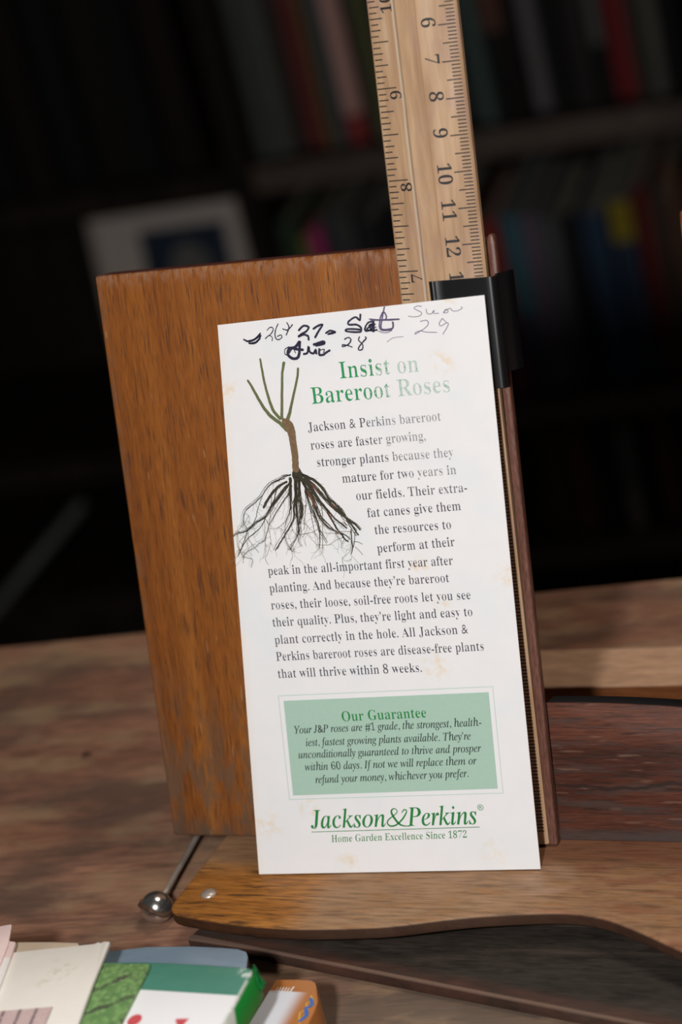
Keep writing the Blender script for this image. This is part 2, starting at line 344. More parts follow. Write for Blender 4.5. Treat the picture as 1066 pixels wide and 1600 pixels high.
def text_shape(t, style='bold', thin=0.0):
    """verts, faces of a line of text with em = 1; thin (em) narrows the upright stems only"""
    cu = bpy.data.curves.new('tmp', 'FONT'); cu.body = glyphs(t, style); cu.size = 1; cu.resolution_u = 3
    ob = bpy.data.objects.new('tmp', cu); COL.objects.link(ob)
    dg = bpy.context.evaluated_depsgraph_get(); dg.update()
    me = ob.evaluated_get(dg).to_mesh()
    bm = bmesh.new(); bm.from_mesh(me)
    bmesh.ops.remove_doubles(bm, verts=bm.verts, dist=1e-5)
    if thin:
        runs = []
        if style == 'italic':
            for i, ch in enumerate(t):
                if ch.isdigit(): runs.append((text_width(t[:i] + '.', style) - .03, text_width(t[:i + 1], style) + .02))
        nrm = {v: Vector((0, 0)) for v in bm.verts}
        for e in bm.edges:
            if len(e.link_faces) == 1:
                a, b = e.verts
                d = (b.co - a.co); n = Vector((d.y, -d.x))
                c = e.link_faces[0].calc_center_median() - (a.co + b.co) / 2
                if n.x * c.x + n.y * c.y > 0: n = -n
                nrm[a] += n; nrm[b] += n
        small = set(); seen = set()
        for v0 in bm.verts:
            if v0 in seen: continue
            comp = [v0]; seen.add(v0); st = [v0]
            while st:
                for e in st.pop().link_edges:
                    for q in e.verts:
                        if q not in seen: seen.add(q); comp.append(q); st.append(q)
            ys = [q.co.y for q in comp]
            if max(ys) - min(ys) < .3: small.update(comp)      # points, commas, hyphens keep their weight
        for v, n in nrm.items():
            if n.length > 1e-9 and v not in small:
                n.normalize(); k = .030 if any(a <= v.co.x <= q for a, q in runs) else thin; v.co.x -= k * n.x
    vs_ = [(v.co.x, v.co.y) for v in bm.verts]; bm.verts.index_update()
    fs = [[v.index for v in f.verts] for f in bm.faces]
    bm.free(); ob.evaluated_get(dg).to_mesh_clear()
    bpy.data.objects.remove(ob); bpy.data.curves.remove(cu)
    return vs_, fs

def put_text(bm, t, p0, p1, em, z, style='bold', thin=0.0, shear=0.0, s=.01, width=True):
    """set one line with its ink from p0 to p1 (cm) on the z plane, em in cm"""
    V, F = text_shape(t, style, thin)
    V = [(x + y * shear, y) for x, y in V]
    xs = [v[0] for v in V]; x0, x1 = min(xs), max(xs)
    ax = Vector((p1[0] - p0[0], p1[1] - p0[1])); L = ax.length; ax.normalize(); ay = Vector((-ax.y, ax.x))
    k = L / (x1 - x0) if width else em
    vv = []
    for x, y in V:
        q = Vector(p0) + ax * ((x - x0) * k) + ay * (y * em)
        vv.append(bm.verts.new((q.x * s, q.y * s, z * s)))
    for f in F:
        try:
            fc = bm.faces.new([vv[i] for i in f]); fc.normal_update()
            if fc.normal.z < 0: fc.normal_flip()
        except ValueError: pass
    return k / em

# ------------------------------------------------------------------ materials
class NT:
    def __init__(self, name):
        self.m = bpy.data.materials.new(name); self.m.use_nodes = True
        self.t = self.m.node_tree; self.b = self.t.nodes['Principled BSDF']
        self.b.inputs['Specular IOR Level'].default_value = .35
    def n(self, typ, **kw):
        x = self.t.nodes.new(typ)
        for k, v in kw.items(): setattr(x, k, v)
        return x
    def l(self, a, b): self.t.links.new(a, b)
    def coord(self, scale=(100, 100, 100), rot=(0, 0, 0), loc=(0, 0, 0)):
        tc = self.n('ShaderNodeTexCoord'); mp = self.n('ShaderNodeMapping')
        mp.inputs['Scale'].default_value = scale; mp.inputs['Rotation'].default_value = rot; mp.inputs['Location'].default_value = loc
        self.l(tc.outputs['Object'], mp.inputs['Vector']); return mp.outputs['Vector']
    def noise(self, vec, scale=1, detail=4, rough=.55, dist=0):
        x = self.n('ShaderNodeTexNoise'); x.inputs['Scale'].default_value = scale; x.inputs['Detail'].default_value = detail
        x.inputs['Roughness'].default_value = rough; x.inputs['Distortion'].default_value = dist
        self.l(vec, x.inputs['Vector']); return x.outputs['Fac']
    def ramp(self, fac, stops, interp='LINEAR'):
        x = self.n('ShaderNodeValToRGB'); e = x.color_ramp.elements; x.color_ramp.interpolation = interp
        while len(e) < len(stops): e.new(.5)
        for el, (p, c) in zip(e, stops):
            el.position = p; el.color = (c, c, c, 1) if isinstance(c, (int, float)) else (*c, 1)
        self.l(fac, x.inputs['Fac']); return x.outputs['Color']
    def mix(self, fac, a, b, blend='MIX'):
        x = self.n('ShaderNodeMix', data_type='RGBA', blend_type=blend)
        for v, i in ((fac, 0), (a, 6), (b, 7)):
            if isinstance(v, (int, float)): x.inputs[i].default_value = v
            elif isinstance(v, tuple): x.inputs[i].default_value = (*v, 1)
            else: self.l(v, x.inputs[i])
        return x.outputs[2]
    def math(self, op, a, b=0.0, clamp=False):
        x = self.n('ShaderNodeMath', operation=op, use_clamp=clamp)
        for v, i in ((a, 0), (b, 1)):
            if isinstance(v, (int, float)): x.inputs[i].default_value = v
            else: self.l(v, x.inputs[i])
        return x.outputs[0]
    def sep(self, vec):
        x = self.n('ShaderNodeSeparateXYZ'); self.l(vec, x.inputs[0]); return x.outputs
    def blob(self, vec, c, r, soft=.5):
        """1 inside a round patch at c (cm) of radius r"""
        d = self.n('ShaderNodeVectorMath', operation='DISTANCE'); self.l(vec, d.inputs[0]); d.inputs[1].default_value = c
        return self.smooth(d.outputs['Value'], r, r * (1 - soft))
    def smooth(self, v, a, b):
        """0 at a -> 1 at b"""
        x = self.n('ShaderNodeMapRange', interpolation_type='SMOOTHSTEP')
        if a <= b:
            x.inputs['From Min'].default_value = a; x.inputs['From Max'].default_value = b
            x.inputs['To Min'].default_value = 0; x.inputs['To Max'].default_value = 1
        else:
            x.inputs['From Min'].default_value = b; x.inputs['From Max'].default_value = a
            x.inputs['To Min'].default_value = 1; x.inputs['To Max'].default_value = 0
        self.l(v, x.inputs['Value']); return x.outputs['Result']
    def bump(self, h, strength=.3, dist=.0003):
        x = self.n('ShaderNodeBump'); x.inputs['Strength'].default_value = strength; x.inputs['Distance'].default_value = dist
        self.l(h, x.inputs['Height']); self.l(x.outputs['Normal'], self.b.inputs['Normal'])
    def done(self, col=None, rough=.5, metal=0, spec=None):
        if col is not None:
            if isinstance(col, tuple): self.b.inputs['Base Color'].default_value = (*col, 1)
            else: self.l(col, self.b.inputs['Base Color'])
        if isinstance(rough, (int, float)): self.b.inputs['Roughness'].default_value = rough
        else: self.l(rough, self.b.inputs['Roughness'])
        self.b.inputs['Metallic'].default_value = metal
        if spec is not None: self.b.inputs['Specular IOR Level'].default_value = spec
        return self.m

def flat(name, c, rough=.5, metal=0, spec=None, var=0, vs_=300):
    t = NT(name)
    if var:
        n = t.noise(t.coord((1, 1, 1)), vs_, 3)
        col = t.mix(n, tuple(x * (1 - var) for x in c), tuple(min(1, x * (1 + var)) for x in c))
        return t.done(col, rough, metal, spec)
    return t.done(c, rough, metal, spec)

def wood(name, dark, mid, light, axis=1, pore=None, pore_amt=.6, fine=9.0, long=.35, rough=.45, spec=.3, extra=None, bump=.25, contrast=(.3, .5, .72), pore_scale=1.0, seed=0):
    """straight grained wood; axis = direction of the grain; coordinates in cm"""
    t = NT(name)
    sc = [100 * fine * .1] * 3; sc[axis] = 100 * long * .1
    v = t.coord(tuple(sc), loc=(seed, seed * .7, seed * 1.3))
    big = t.noise(v, 1.0, 5, .6, .6)
    col = t.ramp(big, [(contrast[0], dark), (contrast[1], mid), (contrast[2], light)])
    sc2 = [100 * fine * 1.1] * 3; sc2[axis] = 100 * long * 1.3
    v2 = t.coord(tuple(x * pore_scale for x in sc2), loc=(seed * 2, 3, seed))
    pn = t.noise(v2, 1.0, 3, .6, .2)
    pm = t.ramp(pn, [(.54, 0.0), (.66, 1.0)])
    if pore is None: pore = tuple(x * .35 for x in dark)
    col = t.mix(t.math('MULTIPLY', pm, pore_amt), col, pore)
    fl = t.ramp(t.noise(v2, 2.3, 2, .5), [(.3, .70), (.7, 1.2)])
    col = t.mix(1.0, col, fl, 'MULTIPLY')
    vc = t.coord((100, 100, 100))
    if extra: col = extra(t, vc, col)
    t.bump(t.math('SUBTRACT', big, pm), bump, .0002)
    return t.done(col, rough, 0, spec)

# panel: oak brown, worn grey towards its foot, rubbed pale edges
def panel_extra(t, v, col):
    s = t.sep(v)
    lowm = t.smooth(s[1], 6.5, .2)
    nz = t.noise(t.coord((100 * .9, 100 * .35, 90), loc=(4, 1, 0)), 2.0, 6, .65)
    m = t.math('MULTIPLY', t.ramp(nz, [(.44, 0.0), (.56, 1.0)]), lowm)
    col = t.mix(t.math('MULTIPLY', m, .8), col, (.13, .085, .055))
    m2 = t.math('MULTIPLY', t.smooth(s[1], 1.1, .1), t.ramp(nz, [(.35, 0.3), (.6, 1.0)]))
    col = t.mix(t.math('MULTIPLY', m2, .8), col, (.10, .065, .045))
    # rubbed band under the top edge, and along the left edge
    tp = t.math('MULTIPLY', t.smooth(s[1], 16.9, 17.4), t.ramp(t.noise(t.coord((420, 130, 100)), 1.6, 4), [(.42, 0.0), (.6, 1.0)]))
    col = t.mix(t.math('MULTIPLY', tp, .62), col, (.33, .19, .125))
    col = t.mix(t.math('MULTIPLY', t.smooth(s[2], -.05, -.12), t.smooth(s[1], 17.2, 17.35)), col, (.13, .04, .03))
    lf = t.math('MULTIPLY', t.smooth(s[0], .45, .05), t.ramp(t.noise(t.coord((200, 100, 100), loc=(2, 0, 0)), 1.5, 4), [(.42, 0.0), (.6, 1.0)]))
    col = t.mix(t.math('MULTIPLY', lf, .5), col, (.17, .09, .055))
    # scratches
    sx = t.noise(t.coord((100 * 5, 100 * .5, 100), rot=(0, 0, .5)), 2.0, 1, .4)
    col = t.mix(t.math('MULTIPLY', t.ramp(sx, [(.735, 0.0), (.76, 1.0)]), .45), col, (.45, .28, .15))
    return col
M = {}
M['panel'] = wood('oak_panel', (.18, .054, .012), (.275, .088, .017), (.36, .128, .026), axis=1, pore=(.055, .026, .016), pore_amt=.85, fine=11, long=.33, pore_scale=1.9, rough=.5, spec=.22, extra=panel_extra)
def shelf_extra(t, v, col):
    s = t.sep(v)
    g = t.noise(t.coord((100 * .35, 100 * 1.3, 100)), 1.6, 6, .62)
    # bare, greyed wood over the middle of the shelf
    worn = t.smooth(s[0], 5.2, 6.8)
    backl = t.math('MULTIPLY', t.smooth(s[1], -1.9, -1.0), t.smooth(s[0], 8.5, 6.0))
    worn = t.math('MAXIMUM', worn, backl)
    m = t.math('MULTIPLY', worn, t.ramp(g, [(.25, .45), (.5, 1.0)]))
    col = t.mix(t.math('MULTIPLY', m, .85), col, t.mix(g, (.16, .088, .048), (.40, .25, .15)))
    red = t.math('MULTIPLY', t.smooth(s[0], 11.5, 14.5), t.ramp(g, [(.46, 0.0), (.58, 1.0)]))
    col = t.mix(t.math('MULTIPLY', red, .7), col, (.20, .075, .04))
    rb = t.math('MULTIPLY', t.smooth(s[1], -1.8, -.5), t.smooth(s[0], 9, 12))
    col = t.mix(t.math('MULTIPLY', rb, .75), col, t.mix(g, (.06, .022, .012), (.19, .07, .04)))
    pale = t.math('MULTIPLY', t.math('MULTIPLY', t.blob(v, (12.9, -1.9, 0), 1.1), t.ramp(g, [(.4, 0.0), (.55, 1.0)])), .7)
    col = t.mix(pale, col, (.36, .22, .14))
    st = t.noise(t.coord((100 * .55, 100 * 7, 100), loc=(3, 1, 0)), 1.4, 4, .6)
    col = t.mix(1.0, col, t.ramp(st, [(.32, .62), (.48, 1.0), (.7, 1.2)]), 'MULTIPLY')
    dn = t.noise(t.coord((100 * .35, 100 * 1.1, 100), loc=(8, 4, 0)), 1.5, 5, .65)
    col = t.mix(t.math('MULTIPLY', t.ramp(dn, [(.54, 0.0), (.68, 1.0)]), .4), col, (.085, .045, .028))
    # rubbed rim, dark edge
    rim = t.math('MULTIPLY', t.smooth(s[2], -.03, -.10), 1.0)
    col = t.mix(t.math('MULTIPLY', rim, .9), col, t.mix(t.noise(v, 1.3, 4), (.010, .006, .005), (.055, .024, .017)))
    return col
M['shelf'] = wood('worn_shelf', (.20, .075, .018), (.32, .125, .026), (.42, .19, .055), axis=0, pore=(.05, .025, .014), pore_amt=.8, fine=6, long=.5, rough=.5, spec=.25, extra=shelf_extra, seed=3)
def rail_extra(t, v, col):
    g = t.noise(t.coord((100 * .25, 100 * 2.0, 100)), 1.3, 6, .65)
    col = t.mix(t.math('MULTIPLY', t.ramp(g, [(.5, 0.0), (.64, 1.0)]), .7), col, (.062, .047, .043))
    g2 = t.noise(t.coord((100 * .5, 100 * 5.0, 100), loc=(5, 0, 0)), 1.6, 3, .5)
    col = t.mix(t.math('MULTIPLY', t.ramp(g2, [(.62, 0.0), (.7, 1.0)]), .7), col, (.16, .085, .06))
    s = t.sep(v)
    col = t.mix(t.math('MULTIPLY', t.smooth(s[1], .5, .1), .7), col, (.075, .06, .055))
    col = t.mix(t.smooth(s[2], -.23, -.28), col, (.012, .011, .012))
    # old crack
    wv = t.noise(t.coord((100 * .3, 100 * .3, 100)), 1.5, 3)
    yy = t.math('ADD', s[1], t.math('MULTIPLY', wv, 1.2))
    cr = t.math('MULTIPLY', t.smooth(yy, 2.25, 2.30), t.smooth(yy, 2.42, 2.36))
    col = t.mix(t.math('MULTIPLY', cr, .7), col, (.02, .015, .014))
    return col
M['rail'] = wood('red_brown_rail', (.045, .016, .010), (.085, .027, .016), (.13, .045, .027), axis=0, pore=(.035, .02, .016), pore_amt=.7, fine=8, long=.6, rough=.55, spec=.25, extra=rail_extra, seed=8)
M['strip'] = wood('brown_strip', (.10, .042, .030), (.155, .066, .047), (.21, .105, .08), axis=1, pore=(.05, .02, .015), pore_amt=.4, fine=9, long=1.2, rough=.38, spec=.4, seed=5)
def board_extra(t, v, col):
    s = t.sep(v)
    d = t.math('ADD', t.math('ADD', s[1], t.math('MULTIPLY', s[0], .2075)), 3.22)
    n = t.noise(t.coord((100, 300, 100)), .6, 4)
    col = t.mix(t.math('MULTIPLY', t.smooth(d, .75, .1), t.ramp(n, [(.35, .2), (.65, .9)])), col, (.085, .038, .026))
    return t.mix(t.math('MULTIPLY', t.smooth(d, .11, .05), t.math('MULTIPLY', t.smooth(s[2], -1.16, -1.10), .7)), col, (.19, .12, .09))
M['dark_board'] = wood('dark_board', (.018, .014, .011), (.035, .028, .023), (.06, .045, .036), axis=0, pore=(.012, .009, .007), pore_amt=.5, fine=4, long=.6, rough=.6, spec=.2, seed=11, extra=board_extra)
def desk_extra(t, v, col):
    g = t.noise(t.coord((100 * .06, 100 * .22, 10)), 1.0, 5, .6)
    col = t.mix(t.ramp(g, [(.35, 0.0), (.7, 1.0)]), col, t.mix(1.0, col, (1.35, 1.3, 1.2), 'MULTIPLY'))
    d = t.noise(t.coord((100 * .12, 100 * .3, 10), loc=(7, 3, 0)), 1.2, 5, .62)
    col = t.mix(t.math('MULTIPLY', t.ramp(d, [(.47, 0.0), (.60, 1.0)]), .72), col, (.105, .066, .052))
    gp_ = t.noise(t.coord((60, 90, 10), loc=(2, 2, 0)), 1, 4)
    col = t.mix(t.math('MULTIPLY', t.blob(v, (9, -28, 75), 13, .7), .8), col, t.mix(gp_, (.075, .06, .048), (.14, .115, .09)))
    p = t.noise(t.coord((100 * .2, 100 * .45, 10), loc=(1, 9, 0)), 1.3, 5, .6)
    col = t.mix(t.math('MULTIPLY', t.ramp(p, [(.50, 0.0), (.64, 1.0)]), .55), col, (.36, .24, .14))
    return col
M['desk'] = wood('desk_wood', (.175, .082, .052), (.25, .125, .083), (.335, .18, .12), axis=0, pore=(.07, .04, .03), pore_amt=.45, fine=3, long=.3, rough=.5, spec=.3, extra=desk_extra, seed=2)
M['pale_wood'] = wood('pale_batten', (.40, .235, .145), (.50, .30, .19), (.60, .38, .25), axis=0, pore=(.3, .17, .1), pore_amt=.3, fine=5, long=.4, rough=.5)
M['batten_front'] = wood('batten_front', (.12, .04, .013), (.19, .065, .02), (.25, .09, .03), axis=0, fine=4, long=.4, rough=.5)
M['case'] = wood('bookcase_wood', (.016, .011, .009), (.028, .019, .015), (.045, .03, .024), axis=2, fine=2, long=.2, rough=.6, spec=.15)
M['shelf_lip'] = wood('bookcase_shelf', (.11, .08, .068), (.16, .115, .098), (.2, .15, .13), axis=0, fine=2, long=.2, rough=.6, spec=.15)
M['chrome'] = flat('worn_chrome', (.66, .64, .62), .2, .95, None, .25, 500)
M['steel'] = flat('dull_steel', (.50, .43, .37), .38, .55, None, .3, 400)
M['rust'] = flat('rusty_seam', (.085, .045, .028), .6, .3, None, .5, 600)
M['brass'] = flat('aged_brass', (.46, .31, .145), .45, .75, None, .35, 900)
M['black'] = flat('black_plastic', (.0045, .0045, .0055), .26, 0, .9)
def _ruler():
    t = NT('ruler_wood')
    v = t.coord((100 * 2.2, 100 * .22, 100 * 2.2)); a = t.noise(v, 1.4, 5, .6, .3)
    col = t.ramp(a, [(.3, (.36, .215, .12)), (.5, (.47, .30, .175)), (.7, (.56, .385, .245))])
    s = t.sep(t.coord((100, 100, 100)))
    b = t.noise(t.coord((100 * 1.2, 100 * .5, 100), loc=(3, 5, 0)), 1.3, 5, .65)
    col = t.mix(t.math('MULTIPLY', t.ramp(b, [(.5, 0.0), (.7, 1.0)]), .5), col, (.40, .25, .22))
    # bare rubbed line and dark lines at the edges of the raised middle
    for x0, wd, c, am in ((.84, .07, (.62, .53, .42), .75), (.90, .04, (.28, .17, .1), .6), (1.5, .045, (.36, .2, .11), .7), (.75, .05, (.45, .24, .14), .5)):
        q = t.math('ADD', s[0], t.math('MULTIPLY', t.noise(t.coord((100, 100 * .4, 100), loc=(x0, 0, 0)), 1.5, 4), .10))
        mk = t.math('MULTIPLY', t.smooth(q, x0 + .05 - wd, x0 + .05), t.smooth(q, x0 + .05 + wd, x0 + .05))
        col = t.mix(t.math('MULTIPLY', mk, am), col, c)
    return t.done(col, .5, 0, .25)
M['ruler'] = _ruler()
M['ink_black'] = flat('black_printing', (.03, .027, .03), .55, 0, .2, .6, 1500)
def _page():
    t = NT('brochure_paper'); v = t.coord((100, 100, 100)); s = t.sep(v)
    g = t.noise(v, 1.1, 5, .6)
    col = t.mix(g, (.80, .79, .80), (.86, .85, .86))
    g2 = t.noise(v, 3.5, 5, .65)
    for (x, y, r) in STAINS:
        b = t.math('MULTIPLY', t.blob(v, (x, y, 0), r * 1.8, .95), t.ramp(g2, [(.46, 0.0), (.62, 1.0)]))
        col = t.mix(t.math('MULTIPLY', b, .75), col, (.80, .63, .42))
    # yellowed left and right margins
    e = t.math('MULTIPLY', t.math('MAXIMUM', t.smooth(t.math('SUBTRACT', s[0], t.math('MULTIPLY', s[1], .066)), .25, 0.0), t.smooth(t.math('SUBTRACT', s[0], t.math('MULTIPLY', s[1], .026)), 8.55, 8.85)), .45)
    col = t.mix(t.math('MULTIPLY', e, t.ramp(g, [(.35, .2), (.65, 1.0)])), col, (.84, .70, .55))
    gh = t.noise(t.coord((100, 100, 100), loc=(9, 2, 0)), .55, 2)
    col = t.mix(t.math('MULTIPLY', t.ramp(gh, [(.5, 0.0), (.65, 1.0)]), .5), col, (.77, .80, .83))
    return t.done(col, .42, 0, .3)
def ink(name, c, fade=None, amt=1, rough=.45):
    """printing ink; fade = (centre, radius) of a patch speckled towards paper white"""
    t = NT(name); v = t.coord((100, 100, 100))
    col = t.mix(t.noise(v, 14, 2), tuple(x * .85 for x in c), tuple(min(1, x * 1.15) for x in c))
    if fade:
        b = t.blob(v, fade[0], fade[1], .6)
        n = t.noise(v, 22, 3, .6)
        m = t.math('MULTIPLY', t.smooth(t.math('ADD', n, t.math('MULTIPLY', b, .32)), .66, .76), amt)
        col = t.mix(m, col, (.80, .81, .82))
    return t.done(col, rough, 0, .3)
M['page'] = _page()
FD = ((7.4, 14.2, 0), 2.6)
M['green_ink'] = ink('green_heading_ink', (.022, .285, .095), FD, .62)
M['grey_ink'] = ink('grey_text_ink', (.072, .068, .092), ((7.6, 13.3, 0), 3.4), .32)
M['tint'] = flat('pale_green_tint', (.40, .57, .475), .42, 0, .3, .05, 900)
M['tint_line'] = flat('green_rule', (.45, .62, .53), .45)
M['black_green'] = ink('dark_text_ink', (.035, .05, .042))
M['logo'] = ink('logo_green_ink', (.02, .22, .05))
M['tagline'] = ink('tagline_green_ink', (.07, .24, .08))
M['pen'] = flat('ballpoint_ink', (.022, .018, .045), .4, 0, .4, .5, 2500)
M['pen_pale'] = flat('pale_ballpoint_ink', (.13, .10, .19), .4, 0, .4, .55, 3000)
M['cane'] = flat('printed_cane', (.135, .148, .062), .45, 0, .3, .45, 1400)
M['trunk'] = flat('printed_trunk', (.19, .12, .062), .45, 0, .3, .6, 1800)
M['root'] = flat('printed_roots', (.042, .036, .022), .45, 0, .3, .6, 1800)
M['root_fine'] = flat('printed_fine_roots', (.19, .165, .11), .45, 0, .3, .5, 1800)
M['root_red'] = flat('printed_red_roots', (.16, .06, .028), .45, 0, .3, .5, 1800)

# ------------------------------------------------------------------ setting
A9 = math.radians(9)
CASE_O = Vector((-.414, 1.406, 0))                      # foot of the bookcase front
def rot9(o, z=0): return Matrix.Translation(o) @ Matrix.Rotation(A9, 4, 'Z')
MF = NT('floor_boards'); g_ = MF.noise(MF.coord((2, 14, 1)), 1, 4)
mfl = MF.done(MF.mix(g_, (.010, .007, .006), (.03, .02, .015)), .55)
fl = link('floor', box(-300, 300, -300, 300, -6, 0), mfl, None, rot9(Vector((0, 0, 0)))); tag(fl, kind='structure')
mw = flat('dark_wall', (.02, .016, .014), .8, 0, .1, .2, 3)
wb = link('wall_back', box(-250, 250, 0, 10, 0, 250), mw, None, rot9(CASE_O + Vector((-math.sin(A9), math.cos(A9), 0)) * .34)); tag(wb, kind='structure')

# desk
dk_o = LW(0, 16.96, DESK_Z)
desk = empty('desk', Matrix.Translation((dk_o.x, dk_o.y, 0)) @ Matrix.Rotation(A9, 4, 'Z'), 'worn reddish brown wooden desk top carrying the book stand', 'desk')
H = DESK_H * 100
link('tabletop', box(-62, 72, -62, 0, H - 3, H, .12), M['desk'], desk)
for x in (-58, 68):
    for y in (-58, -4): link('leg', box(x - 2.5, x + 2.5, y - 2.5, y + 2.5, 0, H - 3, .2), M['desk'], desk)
nail = link('nail_head', lathe([(.02, 0), (.18, .0), (.17, .04), (.05, .06)], n=16), M['rust'], desk, Matrix.Translation((-.085, -.088, DESK_H)), True)

# ------------------------------------------------------------------ book stand
LEAN = .261
S0 = Vector((15, -1, DESK_Z))
stand = empty('book_stand', Matrix.Translation(LW(*S0)), 'old brown wooden book stand with a curved front shelf and leaning back panels', 'book stand')
OFF = Matrix.Translation(-S0 * .01)                       # parts are modelled in the stand frame
cl, sl = math.cos(LEAN), math.sin(LEAN)
PANM = Matrix(((1, 0, 0, 0), (0, sl, -cl, 0), (0, cl, sl, 0), (0, 0, 0, 1)))   # (x, h, o) -> stand frame
def panel_mat(): return OFF @ PANM

pan = prism([(0.02, .0), (12.06, .0), (12.40, 17.50), (0.0, 17.42)], -1.0, 0, .09, seg=3)
link('back_panel', pan, M['panel'], stand, panel_mat(), True, 50)
link('back_panel', prism([(18.02, 0), (30.2, 0), (30.2, 17.6), (18.02, 17.84)], -1.0, 0, .14, seg=3), M['panel'], stand, panel_mat(), True, 50)
sp = prism([(12.41, .0), (12.67, .0), (12.80, 17.45), (12.77, 17.62), (12.69, 17.68), (12.61, 17.62), (12.57, 17.45)], -.10, .20, .07, seg=3)
o = link('edge_strip', sp, M['strip'], stand, panel_mat(), True, 60); o['label'] = 'narrow reddish brown upright strip'
hb = prism([(12.07, .06), (12.19, .06), (12.41, 12.9), (12.29, 12.9)], -.3, .03, .02)
merge(hb, prism([(12.29, 12.95), (12.41, 12.95), (12.44, 13.4), (12.32, 13.4)], -.3, .01, .02))
for h0, h1 in ((4.6, 9.2),):
    pass
o = link('hinge', hb, M['brass'], stand, panel_mat()); o['label'] = 'long thin brass hinge'
# rail behind, with a bowed upper edge
rp = [(12.62, 0.02)] + [(24.0, .02)] + [(24.0 - i * (24 - 12.62) / 24, 4.14 - .0125 * (24.0 - i * (24 - 12.62) / 24 - 13.2) ** 2 * (1 if i < 23 else .2)) for i in range(25)]
link('back_rail', prism(rp, -.95, -.2, .04, seg=2), M['rail'], stand, panel_mat(), True, 40)
# shelf
fr = smooth_path([(1.58, -3.45), (1.66, -3.75), (1.95, -4.0), (2.54, -4.13), (3.5, -4.30), (4.77, -4.45), (5.9, -4.49), (6.8, -4.45), (7.8, -4.36), (8.71, -4.24), (9.5, -4.06), (10.31, -3.84), (11.3, -3.62), (12.31, -3.47), (13.2, -3.37), (13.9, -3.35), (14.5, -3.42), (15.2, -3.62), (16.18, -4.10), (17.56, -4.87), (18.6, -5.3), (20, -5.6), (22, -5.7), (25, -5.7), (28, -5.6)], 4)
sh_out = [(1.80, .25)] + fr + [(29.3, -5.0), (29.4, .25)]
bm = prism(sh_out[::-1], -.46, 0, 0)
ed = [e for e in bm.edges if len(e.link_faces) == 2 and e.calc_face_angle(0) > .8]
bev(bm, .0011, 3, ed)
so = link('shelf', bm, M['shelf'], stand, OFF, True, 40)
for v in so.data.vertices: pass
link('foot', box(5, 25, -2.6, .0, -1.06, -.45, .03), M['dark_board'], stand, OFF)
rv = lathe([(.245, 0), (.24, .035), (.18, .085), (.08, .11), (.01, .115)], n=24)
o = link('rivet', rv, M['steel'], stand, OFF @ Matrix.Translation((.0258, -.0298, -.0001)), True); o['label'] = 'small round metal rivet'
rv2 = lathe([(.10, 0), (.10, .05), (.03, .08)], n=16)
link('rivet', rv2, M['rust'], stand, OFF @ Matrix.Translation((.043, -.0405, -.0049)) @ Matrix.Rotation(math.pi, 4, 'X'), True)
rod = link('rod', tube([(-.30, 4.2, -1.02), (-.12, 1.6, -1.02), (.18, -1.4, -1.0), (.26, -2.2, -1.0)], [.085] * 4, n=14), M['steel'], stand, OFF, True); rod['label'] = 'thin grey metal rod'
ballm = Matrix.Translation((.0026, -.0237, -.01)) @ Matrix.Rotation(math.radians(22), 4, 'Y') @ Matrix.Rotation(math.radians(-24), 4, 'X')
pr = [(.5 * math.sin(a * math.pi / 20) + .001, -.5 * math.cos(a * math.pi / 20)) for a in range(21)]
ball = link('ball_tip', lathe(pr, n=40), M['chrome'], rod, ballm, True); ball['label'] = 'chrome ball with a crimped seam'
sm = lathe([(.495, -.075), (.54, -.065), (.57, -.02), (.56, .045), (.495, .075)], n=40)
for v in sm.verts:
    a = math.atan2(v.co.y, v.co.x); v.co.z += .00035 * math.sin(3 * a + 1); f = 1 + .03 * math.sin(7 * a) + .02 * math.sin(11 * a); v.co.x *= f; v.co.y *= f
o = link('seam', sm, M['rust'], ball, None, True); o['label'] = 'rusty brown seam around the ball'

# dark board beneath the stand
bd = [(1.9, -3.75), (4.5, -4.15), (8.78, -5.05), (13.0, -5.92), (17.91, -6.93), (28, -9.0), (30, 0), (3.2, 0)]
bo = link('base_board', prism(bd, DESK_Z, -1.06, .07, seg=2), M['dark_board'], None, Matrix.Translation(LW(0, 0, 0)), True, 40)
tag(bo, 'dark thin wooden board lying on the desk beneath the book stand', 'board')

# pale batten behind the stand
bt = empty('wooden_batten', Matrix.Translation(LW(12, 10.65, DESK_Z)) @ Matrix.Rotation(math.radians(1.5), 4, 'Z'), 'pale wooden batten lying on the desk behind the stand rail', 'batten')

# ------------------------------------------------------------------ ruler
ruler = empty('wooden_ruler', Matrix.Translation(LW(0, 0, 0)) @ PANM @ Matrix.Translation((.0976, .0005, .0002)) @ Matrix.Rotation(-.003, 4, 'Z'), 'yellowish wooden ruler standing upright with inch and centimetre scales', 'ruler')
RW = 2.65; RL = 31.0
sec = [(0, 0), (RW, 0), (RW, .16), (RW - .06, .22), (1.60, .36), (1.52, .40), (.94, .40), (.84, .35), (.05, .20), (0, .14)]
bm = bmesh.new()
r0 = [bm.verts.new((x * .01, 0, z * .01)) for x, z in sec]; r1 = [bm.verts.new((x * .01, RL * .01, z * .01)) for x, z in sec]
for i in range(len(sec)): bm.faces.new((r0[i], r0[(i + 1) % len(sec)], r1[(i + 1) % len(sec)], r1[i]))
bm.faces.new(r0); bm.faces.new(r1); bmesh.ops.recalc_face_normals(bm, faces=bm.faces)
link('body', bm, M['ruler'], ruler)
def rz(x):
    pts = [(0, .14), (.05, .20), (.84, .35), (.94, .40), (1.52, .40), (1.60, .36), (RW - .06, .22), (RW, .16)]
    for (a, b), (c, d) in zip(pts, pts[1:]):
        if a <= x <= c: return b + (d - b) * (x - a) / (c - a)
    return .14
def on_ruler(bm):
    for v in bm.verts: v.co.z = (rz(min(max(v.co.x * 100, 0), RW)) + .005) * .01
    return bm
